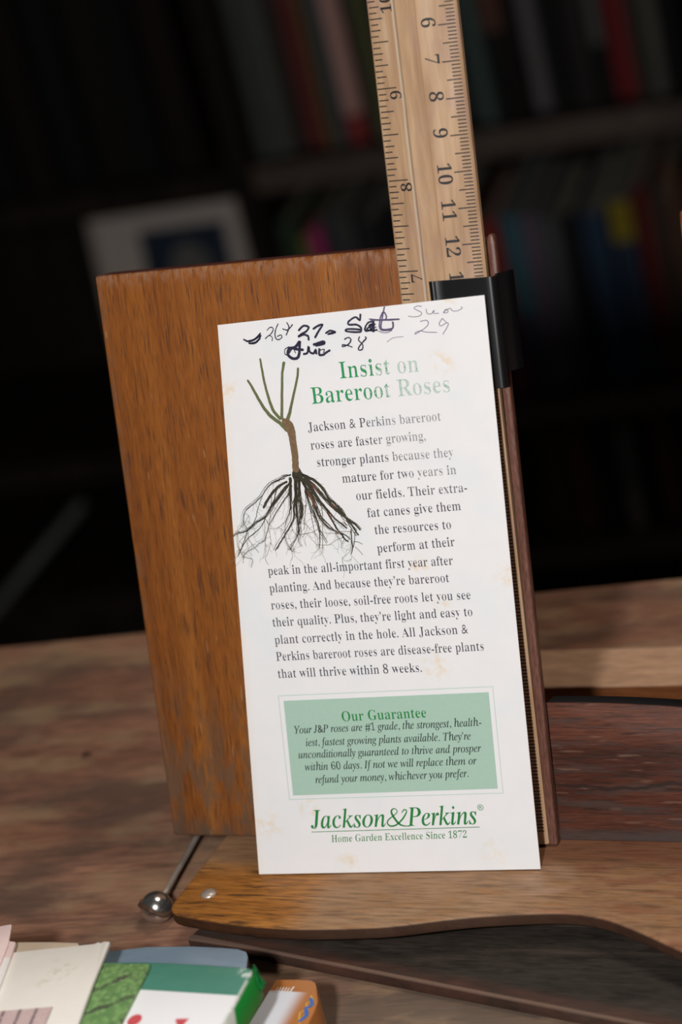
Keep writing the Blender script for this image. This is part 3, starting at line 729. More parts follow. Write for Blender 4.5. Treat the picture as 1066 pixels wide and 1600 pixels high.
def mark(bm, x0, x1, y, wd):
    n = 3
    prev = None
    for i in range(n + 1):
        x = x0 + (x1 - x0) * i / n
        c = (bm.verts.new((x * .01, (y - wd / 2) * .01, 0)), bm.verts.new((x * .01, (y + wd / 2) * .01, 0)))
        if prev: bm.faces.new((prev[0], c[0], c[1], prev[1]))
        prev = c
IN0 = 16.78 - 7 * 2.54                                    # height of the inch scale's zero
bm = bmesh.new()
for k in range(16 * 1, 16 * 12):
    y = IN0 + k * 2.54 / 16
    if not .3 < y < RL - .2: continue
    ln = {0: .62, 8: .50}.get(k % 16, .42 if k % 4 == 0 else (.31 if k % 2 == 0 else .24))
    off = .05 + (.015 * ((k * 7) % 3))
    mark(bm, off, off + ln, y, .032)
link('inch_marks', on_ruler(bm), M['ink_black'], ruler)
CM12 = 17.40
bm = bmesh.new()
for k in range(0, 300):
    y = CM12 + 12 - k * .1
    if not .3 < y < RL - .2: continue
    ln = .50 if k % 10 == 0 else (.42 if k % 5 == 0 else .25)
    mark(bm, RW - .07 - ln, RW - .07, y, .034)
link('centimetre_marks', on_ruler(bm), M['ink_black'], ruler)
def digits(name, items, em, rot):
    for t, cx, cy in items:
        bm = bmesh.new()
        V, F = text_shape(t, 'bold', .010)
        mx = (min(v[0] for v in V) + max(v[0] for v in V)) / 2; my = (min(v[1] for v in V) + max(v[1] for v in V)) / 2
        vv = []
        for x, y in V:
            a, b = (x - mx) * em, (y - my) * em
            px, py = (-b, a) if rot > 0 else (b, -a)
            vv.append(bm.verts.new(((cx + px) * .01, (cy + py) * .01, 0)))
        for f in F:
            try: bm.faces.new([vv[i] for i in f])
            except ValueError: pass
        on_ruler(bm)
        for f in bm.faces:
            f.normal_update()
            if f.normal.z < 0: f.normal_flip()
        link(name, bm, M['ink_black'], ruler)
digits('inch_number', [(str(k), .62, IN0 + k * 2.54 - (.20 if k < 10 else .25)) for k in range(6, 12)], .50, 1)
digits('centimetre_number', [(str(k), RW - .83, CM12 - (k - 12) * 1.0 + (.10 if k < 10 else -.02)) for k in range(1, 15)], .56, -1)

# ------------------------------------------------------------------ black clip
clip = empty('plastic_clip', Matrix.Translation(LW(0, 0, 0)) @ PANM @ Matrix.Translation((.119, .1342, .005)), 'shiny black plastic clip holding the ruler against the stand strip', 'clip')
path = [(10.82, .40), (10.83, .47), (10.865, .53), (10.92, .565), (10.98, .565), (11.03, .54), (11.07, .52), (11.3, .52), (12.0, .52), (12.52, .52)] + [(12.60 + .22 * math.sin(a * .157), .30 + .22 * math.cos(a * .157)) for a in range(1, 11)] + [(12.93, .12), (13.0, -.05), (13.03, -.42)]
path = path[:2] + smooth_path(path[2:7], 3) + path[7:]
bm = bmesh.new(); cols = []
for i, (x, z) in enumerate(path):
    a = path[max(i - 1, 0)]; b = path[min(i + 1, len(path) - 1)]
    d = Vector((b[0] - a[0], b[1] - a[1])).normalized(); n = Vector((d.y, -d.x)) * -.085
    hb_ = 13.42 + (.42 if i >= len(path) - 4 else 0); ht = 16.52 + (.06 if i >= len(path) - 4 else 0)
    q = []
    for (xx, zz) in ((x, z), (x - n.x, z - n.y)):
        for h in (hb_, ht): q.append(bm.verts.new(((xx - 11.9) * .01, (h - 13.42) * .01, (zz - .5) * .01)))
    cols.append(q)
for p, q in zip(cols, cols[1:]):
    bm.faces.new((p[0], q[0], q[1], p[1])); bm.faces.new((p[2], p[3], q[3], q[2]))
    bm.faces.new((p[0], p[2], q[2], q[0])); bm.faces.new((p[1], q[1], q[3], p[3]))
for q in (cols[0], cols[-1]): bm.faces.new((q[0], q[1], q[3], q[2]))
bmesh.ops.recalc_face_normals(bm, faces=bm.faces)
link('clip_body', bm, M['black'], clip, None, True, 35)

# ------------------------------------------------------------------ brochure
PO = LW(*PAGE_O); px, py, pn_ = Vector(PAGE_X), Vector(PAGE_Y), Vector(PAGE_N)
PM = Matrix.Translation(PO) @ Matrix((px, py, pn_)).transposed().to_4x4()
bro = empty('printed_brochure', PM, 'tall white printed brochure about roses leaning against the wooden stand', 'brochure')
bm = bmesh.new()
NX, NY = 12, 24
def quad(u, v):
    a = Vector(PAGE_Q[0]).lerp(Vector(PAGE_Q[1]), u); b = Vector(PAGE_Q[3]).lerp(Vector(PAGE_Q[2]), u); return a.lerp(b, v)
for side in (0, 1):
    grid = [[bm.verts.new((*(quad(i / NX, j / NY) * .01), -.0003 * side)) for i in range(NX + 1)] for j in range(NY + 1)]
    for j in range(NY):
        for i in range(NX):
            f = (grid[j][i], grid[j][i + 1], grid[j + 1][i + 1], grid[j + 1][i]); bm.faces.new(f if side == 0 else f[::-1])
    ring = [grid[0][i] for i in range(NX + 1)] + [grid[j][NX] for j in range(1, NY + 1)] + [grid[NY][i] for i in range(NX - 1, -1, -1)] + [grid[j][0] for j in range(NY - 1, 0, -1)]
    if side == 0: ring0 = ring
    else:
        for i in range(len(ring)): bm.faces.new((ring0[i], ring[i], ring[(i + 1) % len(ring)], ring0[(i + 1) % len(ring)]))
bmesh.ops.recalc_face_normals(bm, faces=bm.faces)
link('page', bm, M['page'], bro)

def textpart(name, key, em, style, thin, mat, z=.006, shear=0, parent=None):
    bm = bmesh.new()
    for t, a, b in TXT[key]:
        put_text(bm, t, a, b, em, z, style, thin, shear)
    return link(name, bm, mat, parent or bro)
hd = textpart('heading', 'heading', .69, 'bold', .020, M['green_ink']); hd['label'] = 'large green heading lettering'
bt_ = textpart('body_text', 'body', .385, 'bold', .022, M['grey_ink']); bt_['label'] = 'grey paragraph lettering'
def polyflat(pts, z):
    bm = bmesh.new(); bm.faces.new([bm.verts.new((x * .01, y * .01, z * .01)) for x, y in pts])
    for f in bm.faces:
        f.normal_update()
        if f.normal.z < 0: f.normal_flip()
    return bm
gp = link('guarantee_panel', polyflat(PANEL, .003), M['tint'], bro); gp['label'] = 'pale green rectangle'
link('border_line', ribbons([[(*BORDER[i], .018), (*BORDER[(i + 1) % 4], .018)] for i in range(4)], .003, sub=1), M['tint_line'], gp)
o = textpart('panel_title', 'gtitle', .43, 'bold', .016, M['logo'], .008, parent=gp); o['label'] = 'green title lettering'
o = textpart('panel_text', 'gtext', .335, 'italic', -.010, M['black_green'], .008, parent=gp); o['label'] = 'dark slanted lettering'
lg = bmesh.new()
for t, a, b in TXT['logo']: put_text(lg, t, a, b, .80, .006, 'italic', -.010, -.03)
merge(lg, ribbons(AMP, .0065, sub=6))
merge(lg, ribbons([[(*ULINE[0], .02), (*ULINE[1], .02)]], .006, sub=1))
for t, a, b in TXT['reg']: put_text(lg, t, a, b, .25, .006, 'sans')
o = link('brand_lettering', lg, M['logo'], bro); o['label'] = 'large green slanted company lettering'
o = textpart('tagline', 'tag', .31, 'bold', .020, M['tagline'], .006, .12); o['label'] = 'small green lettering under a rule'
hw = bmesh.new()
for rep in range(3):
    merge(hw, ribbons([[(x + random.uniform(-.008, .008), y + random.uniform(-.008, .008), w_ * 1.0) for x, y, w_ in st] for st in HAND_DARK], .006 + rep * .003, jit=.004))
o = link('handwriting', hw, M['pen'], bro); o['label'] = 'heavy dark blue pen writing'
o = link('handwriting', ribbons(HAND_PALE, .006, jit=.003), M['pen_pale'], bro); o['label'] = 'faint violet pen writing'
ill = empty('rose_illustration'); ill.parent = bro; ill['label'] = 'picture of a bare rose plant with roots'
link('canes', ribbons(CANES, .009, jit=.004), M['cane'], ill)
link('stem', ribbons(TRUNK, .014, jit=.008), M['trunk'], ill)
thick = [s for s in ROOTS if max(p[2] for p in s) > .024]; finer = [s for s in ROOTS if max(p[2] for p in s) <= .024]
# fine hair roots growing off the main roots
for s in list(ROOTS[1:]):
    for _ in range(4):
        i = random.randrange(1, len(s)); x, y, w_ = s[i]
        pts = [(x, y, .010)]; a = random.uniform(-2.6, -.5)
        for k in range(random.randint(2, 5)):
            a += random.uniform(-.8, .8); x += math.cos(a) * .10; y += math.sin(a) * .12; pts.append((x, y, .007))
        if 1.0 < y and x < 4.2: finer.append(pts)
extra = []
for s in thick[1:]:
    if max(p[2] for p in s) > .05:
        for _ in range(3):
            dx, dy = random.uniform(-.09, .09), random.uniform(-.05, .05); f = random.uniform(.15, .3)
            extra.append([(x + dx * (i > 0), y + dy * (i > 0), w_ * f) for i, (x, y, w_) in enumerate(s)])
link('roots', ribbons([[(x, y, w_ * .8) for x, y, w_ in s] for s in thick] + extra, .011, jit=.007), M['root'], ill)
link('fine_roots', ribbons(finer, .006, jit=.006), M['root_fine'], ill)
link('roots', ribbons(ROOT_RED, .0165, jit=.006), M['root_red'], ill)

# ------------------------------------------------------------------ batten parts
_tp = box(-5, 26, -1.05, 1.35, .98, 1.04, .01); 
link('batten_top', _tp, M['pale_wood'], bt); link('batten_core', box(-5, 26, -1.05, 1.35, 0, .98, .0), M['batten_front'], bt)
# ------------------------------------------------------------------ stack of cartons and cards in front
def paper_thing(name, label, cat, pts, z0, z1, mats, part, r=.02, group=None, origin=None, sides=None):
    """flat-lying packet; pts = outline in the stand frame"""
    ox = sum(p[0] for p in pts) / len(pts); oy = sum(p[1] for p in pts) / len(pts)
    root = empty(name, Matrix.Translation(LW(ox, oy, z0)), label, cat, group)
    bm = prism([(x - ox, y - oy) for x, y in pts], 0, z1 - z0, r, seg=2)
    o = link(part, bm, mats, root, None, True, 40)
    return root, o, (ox, oy)

def packet_mat(name, draw, rough=.4, spec=.35):
    t = NT(name); v = t.coord((100, 100, 100)); s = t.sep(v)
    return t.done(draw(t, v, s), rough, 0, spec)
def rect(t, s, x0, x1, y0, y1, soft=.03):
    a = t.math('MULTIPLY', t.smooth(s[0], x0 - soft, x0 + soft), t.smooth(s[0], x1 + soft, x1 - soft))
    b = t.math('MULTIPLY', t.smooth(s[1], y0 - soft, y0 + soft), t.smooth(s[1], y1 + soft, y1 - soft))
    return t.math('MULTIPLY', a, b)

# blue grey box underneath
BP = [(-2.5, -7.95), (2.28, -7.95), (3.2, -7.72), (4.57, -7.61), (5.5, -7.62), (6.0, -7.65), (6.3, -7.76), (6.43, -7.95), (6.62, -8.5), (6.64, -12.8), (-2.5, -12.8)]
def blue(t, v, s):
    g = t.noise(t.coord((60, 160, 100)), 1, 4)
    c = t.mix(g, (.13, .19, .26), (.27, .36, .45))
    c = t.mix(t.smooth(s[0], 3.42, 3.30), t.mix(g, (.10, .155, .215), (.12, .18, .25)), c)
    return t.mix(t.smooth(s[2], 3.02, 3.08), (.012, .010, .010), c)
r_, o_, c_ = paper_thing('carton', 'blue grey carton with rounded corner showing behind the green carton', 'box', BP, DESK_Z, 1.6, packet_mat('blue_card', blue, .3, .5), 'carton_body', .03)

# orange box at the right
OP = [(6.72, -7.36), (7.4, -7.31), (7.78, -7.32), (7.93, -7.40), (8.03, -7.56), (8.34, -8.22), (8.40, -8.6), (8.45, -9.4), (8.5, -12.6), (6.72, -12.6)]
ox, oy = sum(p[0] for p in OP) / len(OP), sum(p[1] for p in OP) / len(OP)
def orange(t, v, s):
    wx = t.math('ADD', s[0], ox); wy = t.math('ADD', s[1], oy)
    g = t.noise(v, 1.3, 3)
    c = t.mix(g, (.40, .135, .028), (.50, .19, .045))
    # white picture fading into the orange print at its right side
    edge = t.math('ADD', t.math('MULTIPLY', wy, -.25), t.math('MULTIPLY', g, .25))
    a = t.math('MULTIPLY', t.smooth(wy, -7.84, -7.90), t.smooth(wx, 7.98, 7.42))
    return t.mix(a, c, (.74, .75, .82))
om = packet_mat('orange_box_print', orange, .35, .4)
ob = empty('carton', Matrix.Translation(LW(ox, oy, DESK_Z)), 'small orange carton with white picture lying rightmost in the stack', 'box')
link('carton_body', prism([(x - ox, y - oy) for x, y in OP], 0, .4 - DESK_Z, .05, seg=3), om, ob, None, True, 40)
ZT = (.4 - DESK_Z) + .008
def on_orange(bm): 
    for v in bm.verts: v.co.x -= ox * .01; v.co.y -= oy * .01
    return bm
my = flat('yellow_print', (.62, .40, .08), .4); mb_ = flat('blue_print', (.055, .16, .45), .4)
# logo like mark on its right side, bent over the edge
def side_mark(pts, wd, m, name, lift):
    bm = bmesh.new(); prev = None
    for (u, h) in smooth_path(pts, 3):                     # u along the side (cm towards the reader), h height
        y = -8.3 - u; x = 8.355 + (.05 * u) + lift
        c = [bm.verts.new(((x - ox) * .01, (y - oy + d) * .01, (h + (.0)) * .01)) for d in (-wd / 2, wd / 2)]
        if prev: bm.faces.new((prev[0], prev[1], c[1], c[0]))
        prev = c
    return link(name, bm, m, ob)
top_y = [[(8.06, -8.02, .05), (8.20, -8.25, .05), (8.05, -8.35, .05), (8.18, -8.6, .05), (8.02, -8.75, .05), (8.2, -9.2, .05)]]
link('printed_mark', on_orange(ribbons(top_y, ZT, sub=2)), my, ob)
link('printed_mark', on_orange(ribbons([[(8.10, -8.15, .10), (8.24, -8.40, .10), (8.12, -8.55, .10)], [(8.14, -8.62, .11), (8.26, -8.85, .12), (8.16, -9.1, .1)]], ZT + .004, sub=3)), mb_, ob)
link('white_print', on_orange(ribbons([[(6.95 + k * .085, -7.72, .03), (6.95 + k * .085, -7.86, .035)] for k in range(5)] + [[(7.40, -7.68, .05), (7.38, -7.9, .05)], [(6.8, -7.9, .04), (7.4, -7.9, .05)]], ZT, sub=1)), flat('white_print', (.72, .70, .70), .4), ob)

# green carton with a white label
gx, gy = 5.2, -11.2
def gtop(t, v, s):
    wx = t.math('ADD', s[0], gx); wy = t.math('ADD', s[1], gy)
    n = t.noise(v, 3.0, 4)
    c = t.mix(n, (.065, .235, .175), (.095, .285, .215))
    lab = t.math('MULTIPLY', t.smooth(t.math('ADD', wy, t.math('MULTIPLY', wx, .019)), -10.635, -10.665), 1.0)
    c = t.mix(lab, c, (.86, .85, .87))
    # rubbed corner
    cr = t.math('MULTIPLY', t.blob(v, (7.45 - gx, -9.75 - gy, .9), .33, .4), t.ramp(t.noise(v, 4, 4), [(.42, 0.0), (.52, 1.0)]))
    c = t.mix(cr, c, (.60, .68, .63))
    ed = t.math('MULTIPLY', t.smooth(t.math('ADD', wx, t.math('MULTIPLY', t.math('ADD', wy, 9.95), .0475)), 7.52, 7.57), t.ramp(t.noise(t.coord((100, 70, 100)), 5, 4), [(.40, 0.0), (.5, 1.0)]))
    c = t.mix(t.math('MULTIPLY', ed, .8), c, (.62, .66, .60))
    # bright green side face, white further down
    side = t.smooth(s[2], .87, .80)
    sc_ = t.mix(t.smooth(t.math('ADD', wy, t.math('MULTIPLY', s[2], -.35)), -11.52, -11.56), (.008, .31, .045), (.70, .74, .68))
    return t.mix(side, c, sc_)
GP = [(-1.5, -9.75), (2.8, -9.66), (4.45, -9.56), (6.0, -9.57), (7.40, -9.63), (7.56, -9.72), (7.60, -9.95), (7.66, -11.0), (7.74, -12.9), (-1.5, -12.9)]
GB = [(-1.5, -9.60), (2.8, -9.52), (4.45, -9.42), (6.0, -9.42), (7.45, -9.48), (7.62, -9.56), (7.68, -9.85), (7.72, -11.0), (7.80, -12.9), (-1.5, -12.9)]
gb = empty('carton', Matrix.Translation(LW(gx, gy, 1.6)), 'green topped carton with large white label and red marks', 'box')
bm = prism([(x - gx, y - gy) for x, y in GB], 0, .9, .035, seg=2, top=[(x - gx, y - gy) for x, y in GP])
link('carton_body', bm, packet_mat('green_carton_print', gtop, .38, .4), gb, None, True, 40)
fl_ = flat('crushed_flap', (.012, .30, .07), .3, 0, .5, .4, 700)
bm = bmesh.new()                                            # crumpled corner flap
rnd = random.Random(3)
gr = [[bm.verts.new(((7.50 + .16 * i / 4 - gx + rnd.uniform(-.03, .03)) * .01, (-9.42 - .38 * j / 5 - gy + rnd.uniform(-.03, .03)) * .01, (.86 - .16 * i + .05 * math.sin(3 * j) + rnd.uniform(-.05, .06)) * .01)) for i in range(5)] for j in range(6)]
for j in range(5):
    for i in range(4): bm.faces.new((gr[j][i], gr[j][i + 1], gr[j + 1][i + 1], gr[j + 1][i]))
bmesh.ops.solidify(bm, geom=bm.faces[:], thickness=.0002)
link('crumpled_corner', bm, fl_, gb)
red = flat('red_print', (.66, .10, .115), .4)
bm = bmesh.new()
def disc(cx, cy, rx, ry, rot):
    vv = [bm.verts.new(((cx - gx + rx * math.cos(a) * math.cos(rot) - ry * math.sin(a) * math.sin(rot)) * .01, (cy - gy + rx * math.cos(a) * math.sin(rot) + ry * math.sin(a) * math.cos(rot)) * .01, .00906)) for a in [k * math.pi / 12 for k in range(24)]]
    bm.faces.new(vv)
disc(5.14, -12.00, .19, .24, 0)
bm.faces.new([bm.verts.new(((x - gx) * .01, (y - gy) * .01, .00906)) for x, y in [(6.30, -11.86), (6.66, -11.82), (6.62, -12.0), (6.60, -12.35), (6.44, -12.35), (6.40, -12.02), (6.32, -11.98)]])
link('red_marks', bm, red, gb)

# green leafy packet
def leafy(t, v, s):
    vo = t.n('ShaderNodeTexVoronoi', feature='F1'); vo.inputs['Scale'].default_value = 6.5; t.l(v, vo.inputs['Vector'])
    n = t.noise(v, 3.2, 4, .6)
    c = t.mix(t.ramp(vo.outputs['Distance'], [(.1, 0.0), (.75, 1.0)]), (.24, .40, .15), (.125, .245, .085))
    q = t.math('ADD', t.math('ADD', s[1], t.math('MULTIPLY', s[0], -.8)), t.math('MULTIPLY', n, .5))
    wv = t.math('ABSOLUTE', t.math('SUBTRACT', t.math('FRACT', t.math('MULTIPLY', q, .85)), .5))
    vein = t.math('MULTIPLY', t.smooth(wv, .11, .05), t.ramp(t.noise(v, 2.2, 3), [(.42, .2), (.55, 1.0)]))
    c = t.mix(t.math('MULTIPLY', vein, .85), c, (.06, .055, .05))
    d = t.ramp(t.noise(v, 4.5, 4, .6), [(.58, 0.0), (.66, 1.0)])
    return t.mix(t.math('MULTIPLY', d, .6), c, (.10, .095, .085))
LP = [(-.8, -9.95), (3.17, -9.87), (4.56, -9.82), (4.63, -9.88), (4.98, -12.9), (-.8, -12.9)]
paper_thing('seed_packet', 'green packet with a leafy pattern between cream card and white label', 'packet', LP, 2.5, 2.65, packet_mat('leafy_print', leafy, .4, .35), 'packet_body', .03)

# buff card, cream card, two pink cards
mt = packet_mat('buff_card', lambda t, v, s: t.mix(t.noise(v, 2, 4), (.50, .39, .28), (.62, .50, .38)), .6)
paper_thing('card', 'buff card edge showing behind the cream card', 'card', [(-3.0, -9.3), (.0, -9.23), (1.2, -9.15), (2.06, -9.14), (2.2, -9.3), (2.6, -12.9), (-3.0, -12.9)], 2.65, 2.72, mt, 'card_sheet', .01)
CP = [(-1.8, -10.45), (.50, -9.82), (2.70, -9.32), (2.8, -9.23), (2.88, -9.27), (2.95, -9.19), (3.13, -9.20), (3.5, -11.0), (3.95, -12.9), (-1.8, -12.9)]
cx_, cy_ = sum(p[0] for p in CP) / len(CP), sum(p[1] for p in CP) / len(CP)
def cream(t, v, s):
    wx = t.math('ADD', s[0], cx_); wy = t.math('ADD', s[1], cy_)
    n = t.noise(v, 1.6, 5, .6)
    c = t.mix(n, (.78, .73, .66), (.86, .82, .76))
    sp_ = t.math('MULTIPLY', t.blob(v, (2.2 - cx_, -10.7 - cy_, .18), 1.0, .9), t.ramp(t.noise(v, 4, 4), [(.56, 0.0), (.66, 1.0)]))
    c = t.mix(t.math('MULTIPLY', sp_, .6), c, (.62, .52, .38))
    y2 = t.math('SUBTRACT', wy, t.math('MULTIPLY', wx, .2))
    st = t.math('MULTIPLY', t.smooth(y2, -12.61, -12.64), t.smooth(t.math('ADD', wx, t.math('MULTIPLY', wy, .22)), .20, .17))
    pk = t.mix(t.noise(v, 7, 4), (.48, .33, .32), (.66, .50, .49))
    bars = t.math('MULTIPLY', t.ramp(t.math('FRACT', t.math('MULTIPLY', t.math('ADD', wx, t.math('MULTIPLY', wy, .22)), 2.1)), [(.30, 0.0), (.34, 1.0), (.5, 1.0), (.54, 0.0)]), t.ramp(t.noise(v, 9, 3), [(.35, 0.0), (.45, 1.0)]))
    return t.mix(st, c, t.mix(t.math('MULTIPLY', bars, .8), pk, (.13, .10, .10)))
paper_thing('card', 'large cream card with a pink printed stamp in its corner', 'card', CP, 2.72, 2.85, packet_mat('cream_card', cream, .55), 'card_sheet', .02)
def pinkm(nm, split):
    def f(t, v, s):
        return t.mix(t.smooth(s[1], split + .03, split - .03), t.mix(t.noise(v, 2, 3), (.80, .60, .57), (.86, .69, .66)), (.85, .82, .80))
    return packet_mat(nm, f, .5)
paper_thing('card', 'pink and white card lying on the cream card at the left', 'card', [(-3.2, -9.75), (.02, -9.50), (.36, -9.53), (.40, -9.60), (.90, -11.42), (1.2, -12.9), (-3.2, -12.9)], 2.85, 2.98, pinkm('pink_card', .55), 'card_sheet', .02)
paper_thing('card', 'pale pink card uppermost at the far left of the stack', 'card', [(-3.4, -9.6), (-.43, -8.98), (-.10, -8.86), (-.06, -8.92), (.28, -9.75), (1.1, -12.9), (-3.4, -12.9)], 2.98, 3.06, pinkm('pale_pink_card', -2), 'card_sheet', .02)

# ------------------------------------------------------------------ bookcase, metres in its own frame: s along, b into it, z up
case = empty('bookcase', rot9(CASE_O), 'dark wooden bookcase full of books in the shadowy background', 'bookcase')
def cbox(name, s0, s1, b0, b1, z0, z1, m, parent=case, r=.0): return link(name, box(s0, s1, b0, b1, z0, z1, r), m, parent)
cbox('back_board', -90, 46, 26, 27.5, 0, 112, M['case'])
for x in (-92, -23.2, 46): cbox('upright', x, x + 2.2, 0, 27.5, 0, 112, M['case'])
ZS = [(11.0, 13.0), (25.4, 27.5), (51.2, 53.6), (80, 82)]
for z0, z1 in ZS:
    for x0, x1 in ((-89.8, -23.2), (-21, 46)):
        cbox('shelf', x0, x1, .6, 26, z0, z1, M['case'])
        cbox('shelf_edge', x0, x1, 0, .6, z0, z1, M['shelf_lip'] if x0 > -50 else M['case'])
cbox('plinth', -89.8, 46, 3, 4.5, 0, 11, M['case'])
cbox('top_board', -92, 48.2, 0, 27.5, 112, 114, M['case'])

paper = flat('page_edges', (.42, .38, .31), .8, 0, .1)
BM_ = {}
def cover(c):
    k = tuple(round(x, 3) for x in c)
    if k not in BM_: BM_[k] = flat('book_cover', k, .55, 0, .25, .2, 60)
    return BM_[k]
ORD = ['first', 'second', 'third', 'fourth', 'fifth', 'sixth', 'seventh', 'eighth', 'ninth', 'tenth', 'eleventh', 'twelfth', 'thirteenth', 'fourteenth', 'fifteenth', 'sixteenth', 'seventeenth', 'eighteenth', 'nineteenth', 'twentieth', 'twenty-first', 'twenty-second', 'twenty-third', 'twenty-fourth', 'twenty-fifth', 'twenty-sixth']
def book(s, wd, z, h, c, name, row, idx, band=None):
    d = 15 + (idx * 7 % 4); b0 = 2.2 + (idx * 5 % 4) * .45
    root = empty('book', None, '%s book, %s from the left, %s' % (name, ORD[idx], row), 'book', 'books on the ' + row)
    root.parent = None
    root.matrix_world = case.matrix_world @ Matrix.Translation((s * .01, (b0 + d / 2) * .01, z * .01))
    x = wd / 2 - .03
    # one U-shaped cover: spine and two boards
    bm = box(-x, x, -d / 2, -d / 2 + .35, 0, h, .12)
    merge(bm, box(-x, -x + .22, -d / 2 + .2, d / 2, 0, h, .04)); merge(bm, box(x - .22, x, -d / 2 + .2, d / 2, 0, h, .04))
    link('cover', bm, cover(c), root)
    link('pages', box(-x + .22, x - .22, -d / 2 + .35, d / 2 - .3, .3, h - .3), paper, root)
    if band:
        for z0, z1, bc in band: link('spine_label', box(-x * .98, x * .98, -d / 2 - .03, -d / 2 + .1, h * z0, h * z1, .01), cover(bc), root)
    return root
def row(name, z, items):
    for i, it in enumerate(items):
        s, wd, h, c, nm = it[:5]
        book(s, wd, z, h, c, nm, name, i, it[5] if len(it) > 5 else None)
K = (.012, .011, .011)
row('shelf above the stand', 53.6, [
 (-20.0, 1.5, 20, (.10, .11, .10), 'dim grey green'), (-18.4, 1.5, 22, (.13, .14, .12), 'greyish olive'), (-16.9, 1.3, 19, (.07, .05, .045), 'dull brown'),
 (-15.3, 1.8, 23, (.22, .045, .04), 'dark red clothbound'), (-13.95, .8, 20, (.20, .13, .06), 'thin tan'), (-12.95, 1.0, 22, (.10, .14, .15), 'slim slate blue'),
 (-11.55, 1.7, 18.5, (.78, .44, .38), 'salmon pink', [(.0, .14, (.40, .05, .05)), (.86, 1, (.36, .05, .05))]), (-10.05, 1.1, 22, K, 'black'), (-8.8, 1.3, 24, (.18, .175, .08), 'olive yellow'),
 (-6.6, 2.6, 23, (.06, .06, .06), 'wide charcoal'), (-4.3, 1.8, 21, (.04, .05, .045), 'blackish green'), (-1.6, 3.2, 24, (.03, .035, .035), 'wide black green'),
 (.7, 1.2, 22, (.10, .15, .135), 'grey teal'), (2.4, 1.8, 21, (.15, .065, .045), 'rusty brown', [(0, .38, K)]), (4.0, 1.1, 22, K, 'thin black'), (5.4, 1.5, 23, (.19, .165, .175), 'mauve grey'),
 (7.2, 1.9, 22, K, 'wide black'), (9.3, 2.0, 20, (.03, .025, .025), 'brownish black'), (11.0, 1.2, 21, (.13, .13, .125), 'medium grey', [(0, .25, K)]), (12.8, 1.9, 20, (.24, .018, .022), 'deep red'),
 (14.4, 1.1, 21, (.06, .05, .04), 'dark umber'), (15.8, 1.3, 22, (.15, .14, .12), 'pale grey'), (17.4, 1.7, 22, K, 'rightmost black')])
row('middle shelf', 27.5, [
 (-19.9, 1.6, 20, (.05, .08, .05), 'dark green'), (-18.75, .6, 18.2, (.30, .36, .05), 'thin yellow green'), (-17.7, 1.3, 18.6, (.66, .055, .26), 'bright magenta'), (-16.2, 1.5, 20, (.07, .075, .08), 'dim slate'),
 (-14.5, 1.6, 20, (.09, .095, .09), 'dim grey'), (-12.5, 2.0, 19, (.035, .035, .04), 'wide blackish'), (-9.0, 4.4, 20, (.02, .02, .02), 'very wide black'), (-5.0, 3.2, 18, (.03, .028, .03), 'wide dark'),
 (-1.6, 1.7, 17.2, (.42, .05, .045), 'bright red', [(0, .55, (.20, .04, .09))]), (.35, 1.5, 17.4, (.08, .20, .25), 'teal blue', [(0, .45, (.10, .10, .17))]), (2.0, 1.6, 17, (.18, .14, .19), 'purplish grey'), (3.7, 1.5, 16.4, (.13, .135, .14), 'blue grey'),
 (5.5, 1.9, 17, (.018, .018, .02), 'broad black'), (7.8, 2.4, 16.6, (.032, .06, .11), 'navy blue'), (10.2, 2.0, 17.6, (.035, .055, .10), 'dark navy', [(.76, .98, (.34, .25, .02))]), (12.1, 1.6, 18, (.15, .022, .018), 'dark crimson'),
 (13.7, 1.3, 17, (.075, .05, .035), 'dull umber'), (15.2, 1.5, 20, (.16, .08, .05), 'chestnut brown')])
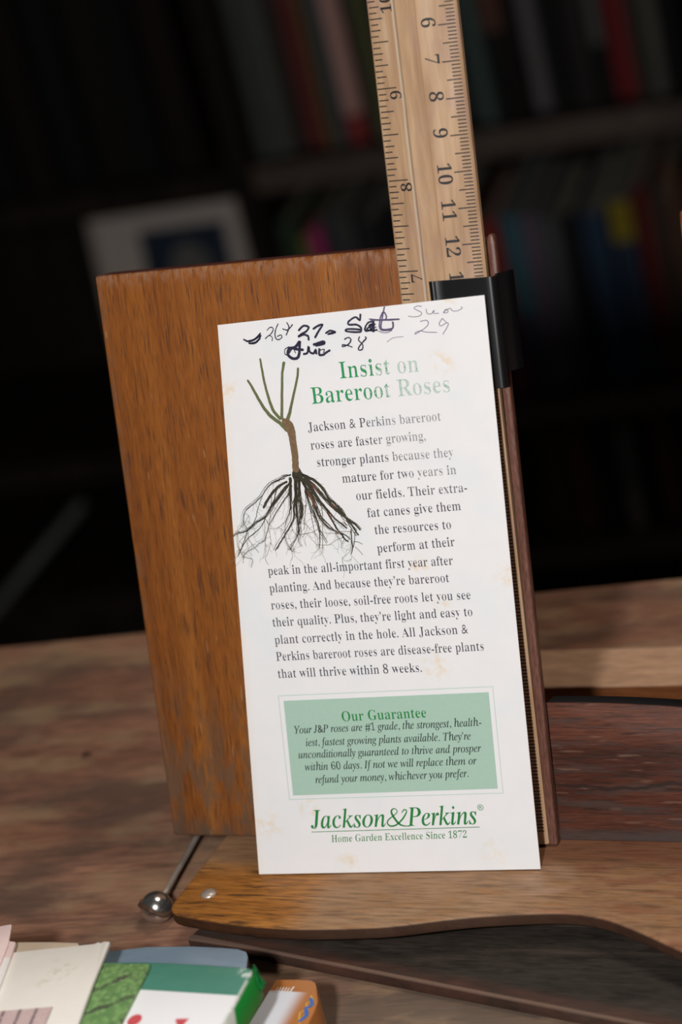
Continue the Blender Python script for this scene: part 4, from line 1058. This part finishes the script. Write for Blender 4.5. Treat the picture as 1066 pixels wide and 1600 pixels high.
row('bottom shelf', 13.0, [
 (-8.0, 4, 11, (.02, .02, .02), 'wide black'), (-4.6, 2.2, 11, (.035, .03, .025), 'blackish brown'), (-2.5, 1.4, 11, (.06, .05, .04), 'dim brown'), (-.9, 1.5, 11.2, (.16, .12, .065), 'tan olive'), (.6, 1.2, 10.6, (.10, .085, .04), 'olive'),
 (2.15, 1.6, 10.8, (.20, .075, .03), 'orange brown'), (3.9, 1.6, 11, (.06, .055, .06), 'dim violet grey'), (5.4, 1.1, 10, K, 'slim black'), (6.75, 1.45, 10.8, (.15, .20, .175), 'pale grey green', [(0, .38, (.34, .26, .27))]),
 (8.3, 1.3, 10, K, 'jet black'), (10.1, 2.0, 10.6, (.15, .055, .032), 'wide rusty brown'), (12.2, 1.8, 10.5, (.05, .04, .04), 'dark brown')])
row('dark upper left shelf', 53.6, [(-60 + k * 3.6, 3.2, 19 + (k * 5 % 4), [(.010, .008, .008), (.018, .008, .007), (.008, .009, .010), (.015, .012, .009)][k % 4], ['dim black', 'dim maroon', 'dim charcoal', 'dim brown'][k % 4]) for k in range(10)])

# framed picture leaning in the left part of the bookcase
PW = case.matrix_world @ Matrix.Translation((-.330, .045, .2775)) @ Matrix.Rotation(math.radians(-5), 4, 'X') @ Matrix.Rotation(math.radians(1), 4, 'Y')
pic = empty('framed_picture', PW, 'small picture with wide pale mat standing on the dim left shelf', 'picture')
fb = bmesh.new()
for (x0, x1, z0, z1) in ((-7.6, 7.6, 0, .5), (-7.6, 7.6, 22.3, 22.8), (-7.6, -7.1, .5, 22.3), (7.1, 7.6, .5, 22.3)): merge(fb, box(x0, x1, 0, 1.4, z0, z1))
link('frame', fb, flat('grey_frame', (.55, .48, .43), .5), pic)
link('mat_board', box(-7.1, 7.1, .5, .9, .5, 22.3), flat('mat_board', (.74, .64, .57), .8), pic)
link('picture_sheet', box(-2.9, 5.6, .40, .5, 4, 19.6), flat('dark_blue_print', (.035, .05, .085), .5, 0, .2, .5, 25), pic)
ov = lathe([(2.0, 0), (2.0, .04)], n=28); ov.transform(Matrix.Translation((.016, .0040, .153)) @ Matrix.Rotation(math.radians(90), 4, 'X') @ Matrix.Scale(1.35, 4, (0, 1, 0)))
link('oval_portrait', ov, flat('grey_oval', (.19, .185, .17), .6), pic)

# thin rod leaning in front of the bookcase at the left
rd = empty('leaning_rod', case.matrix_world @ Matrix.Translation((-.74, -.06, 0)), 'thin grey rod leaning in the dark beyond the desk at left', 'rod')
link('shaft', tube([(0, 0, .2), (9, .5, 7.5), (17, 1, 14.2), (28.5, 5.4, 23.5)], [.55] * 4), flat('grey_shaft', (.16, .165, .16), .5), rd, None, True)
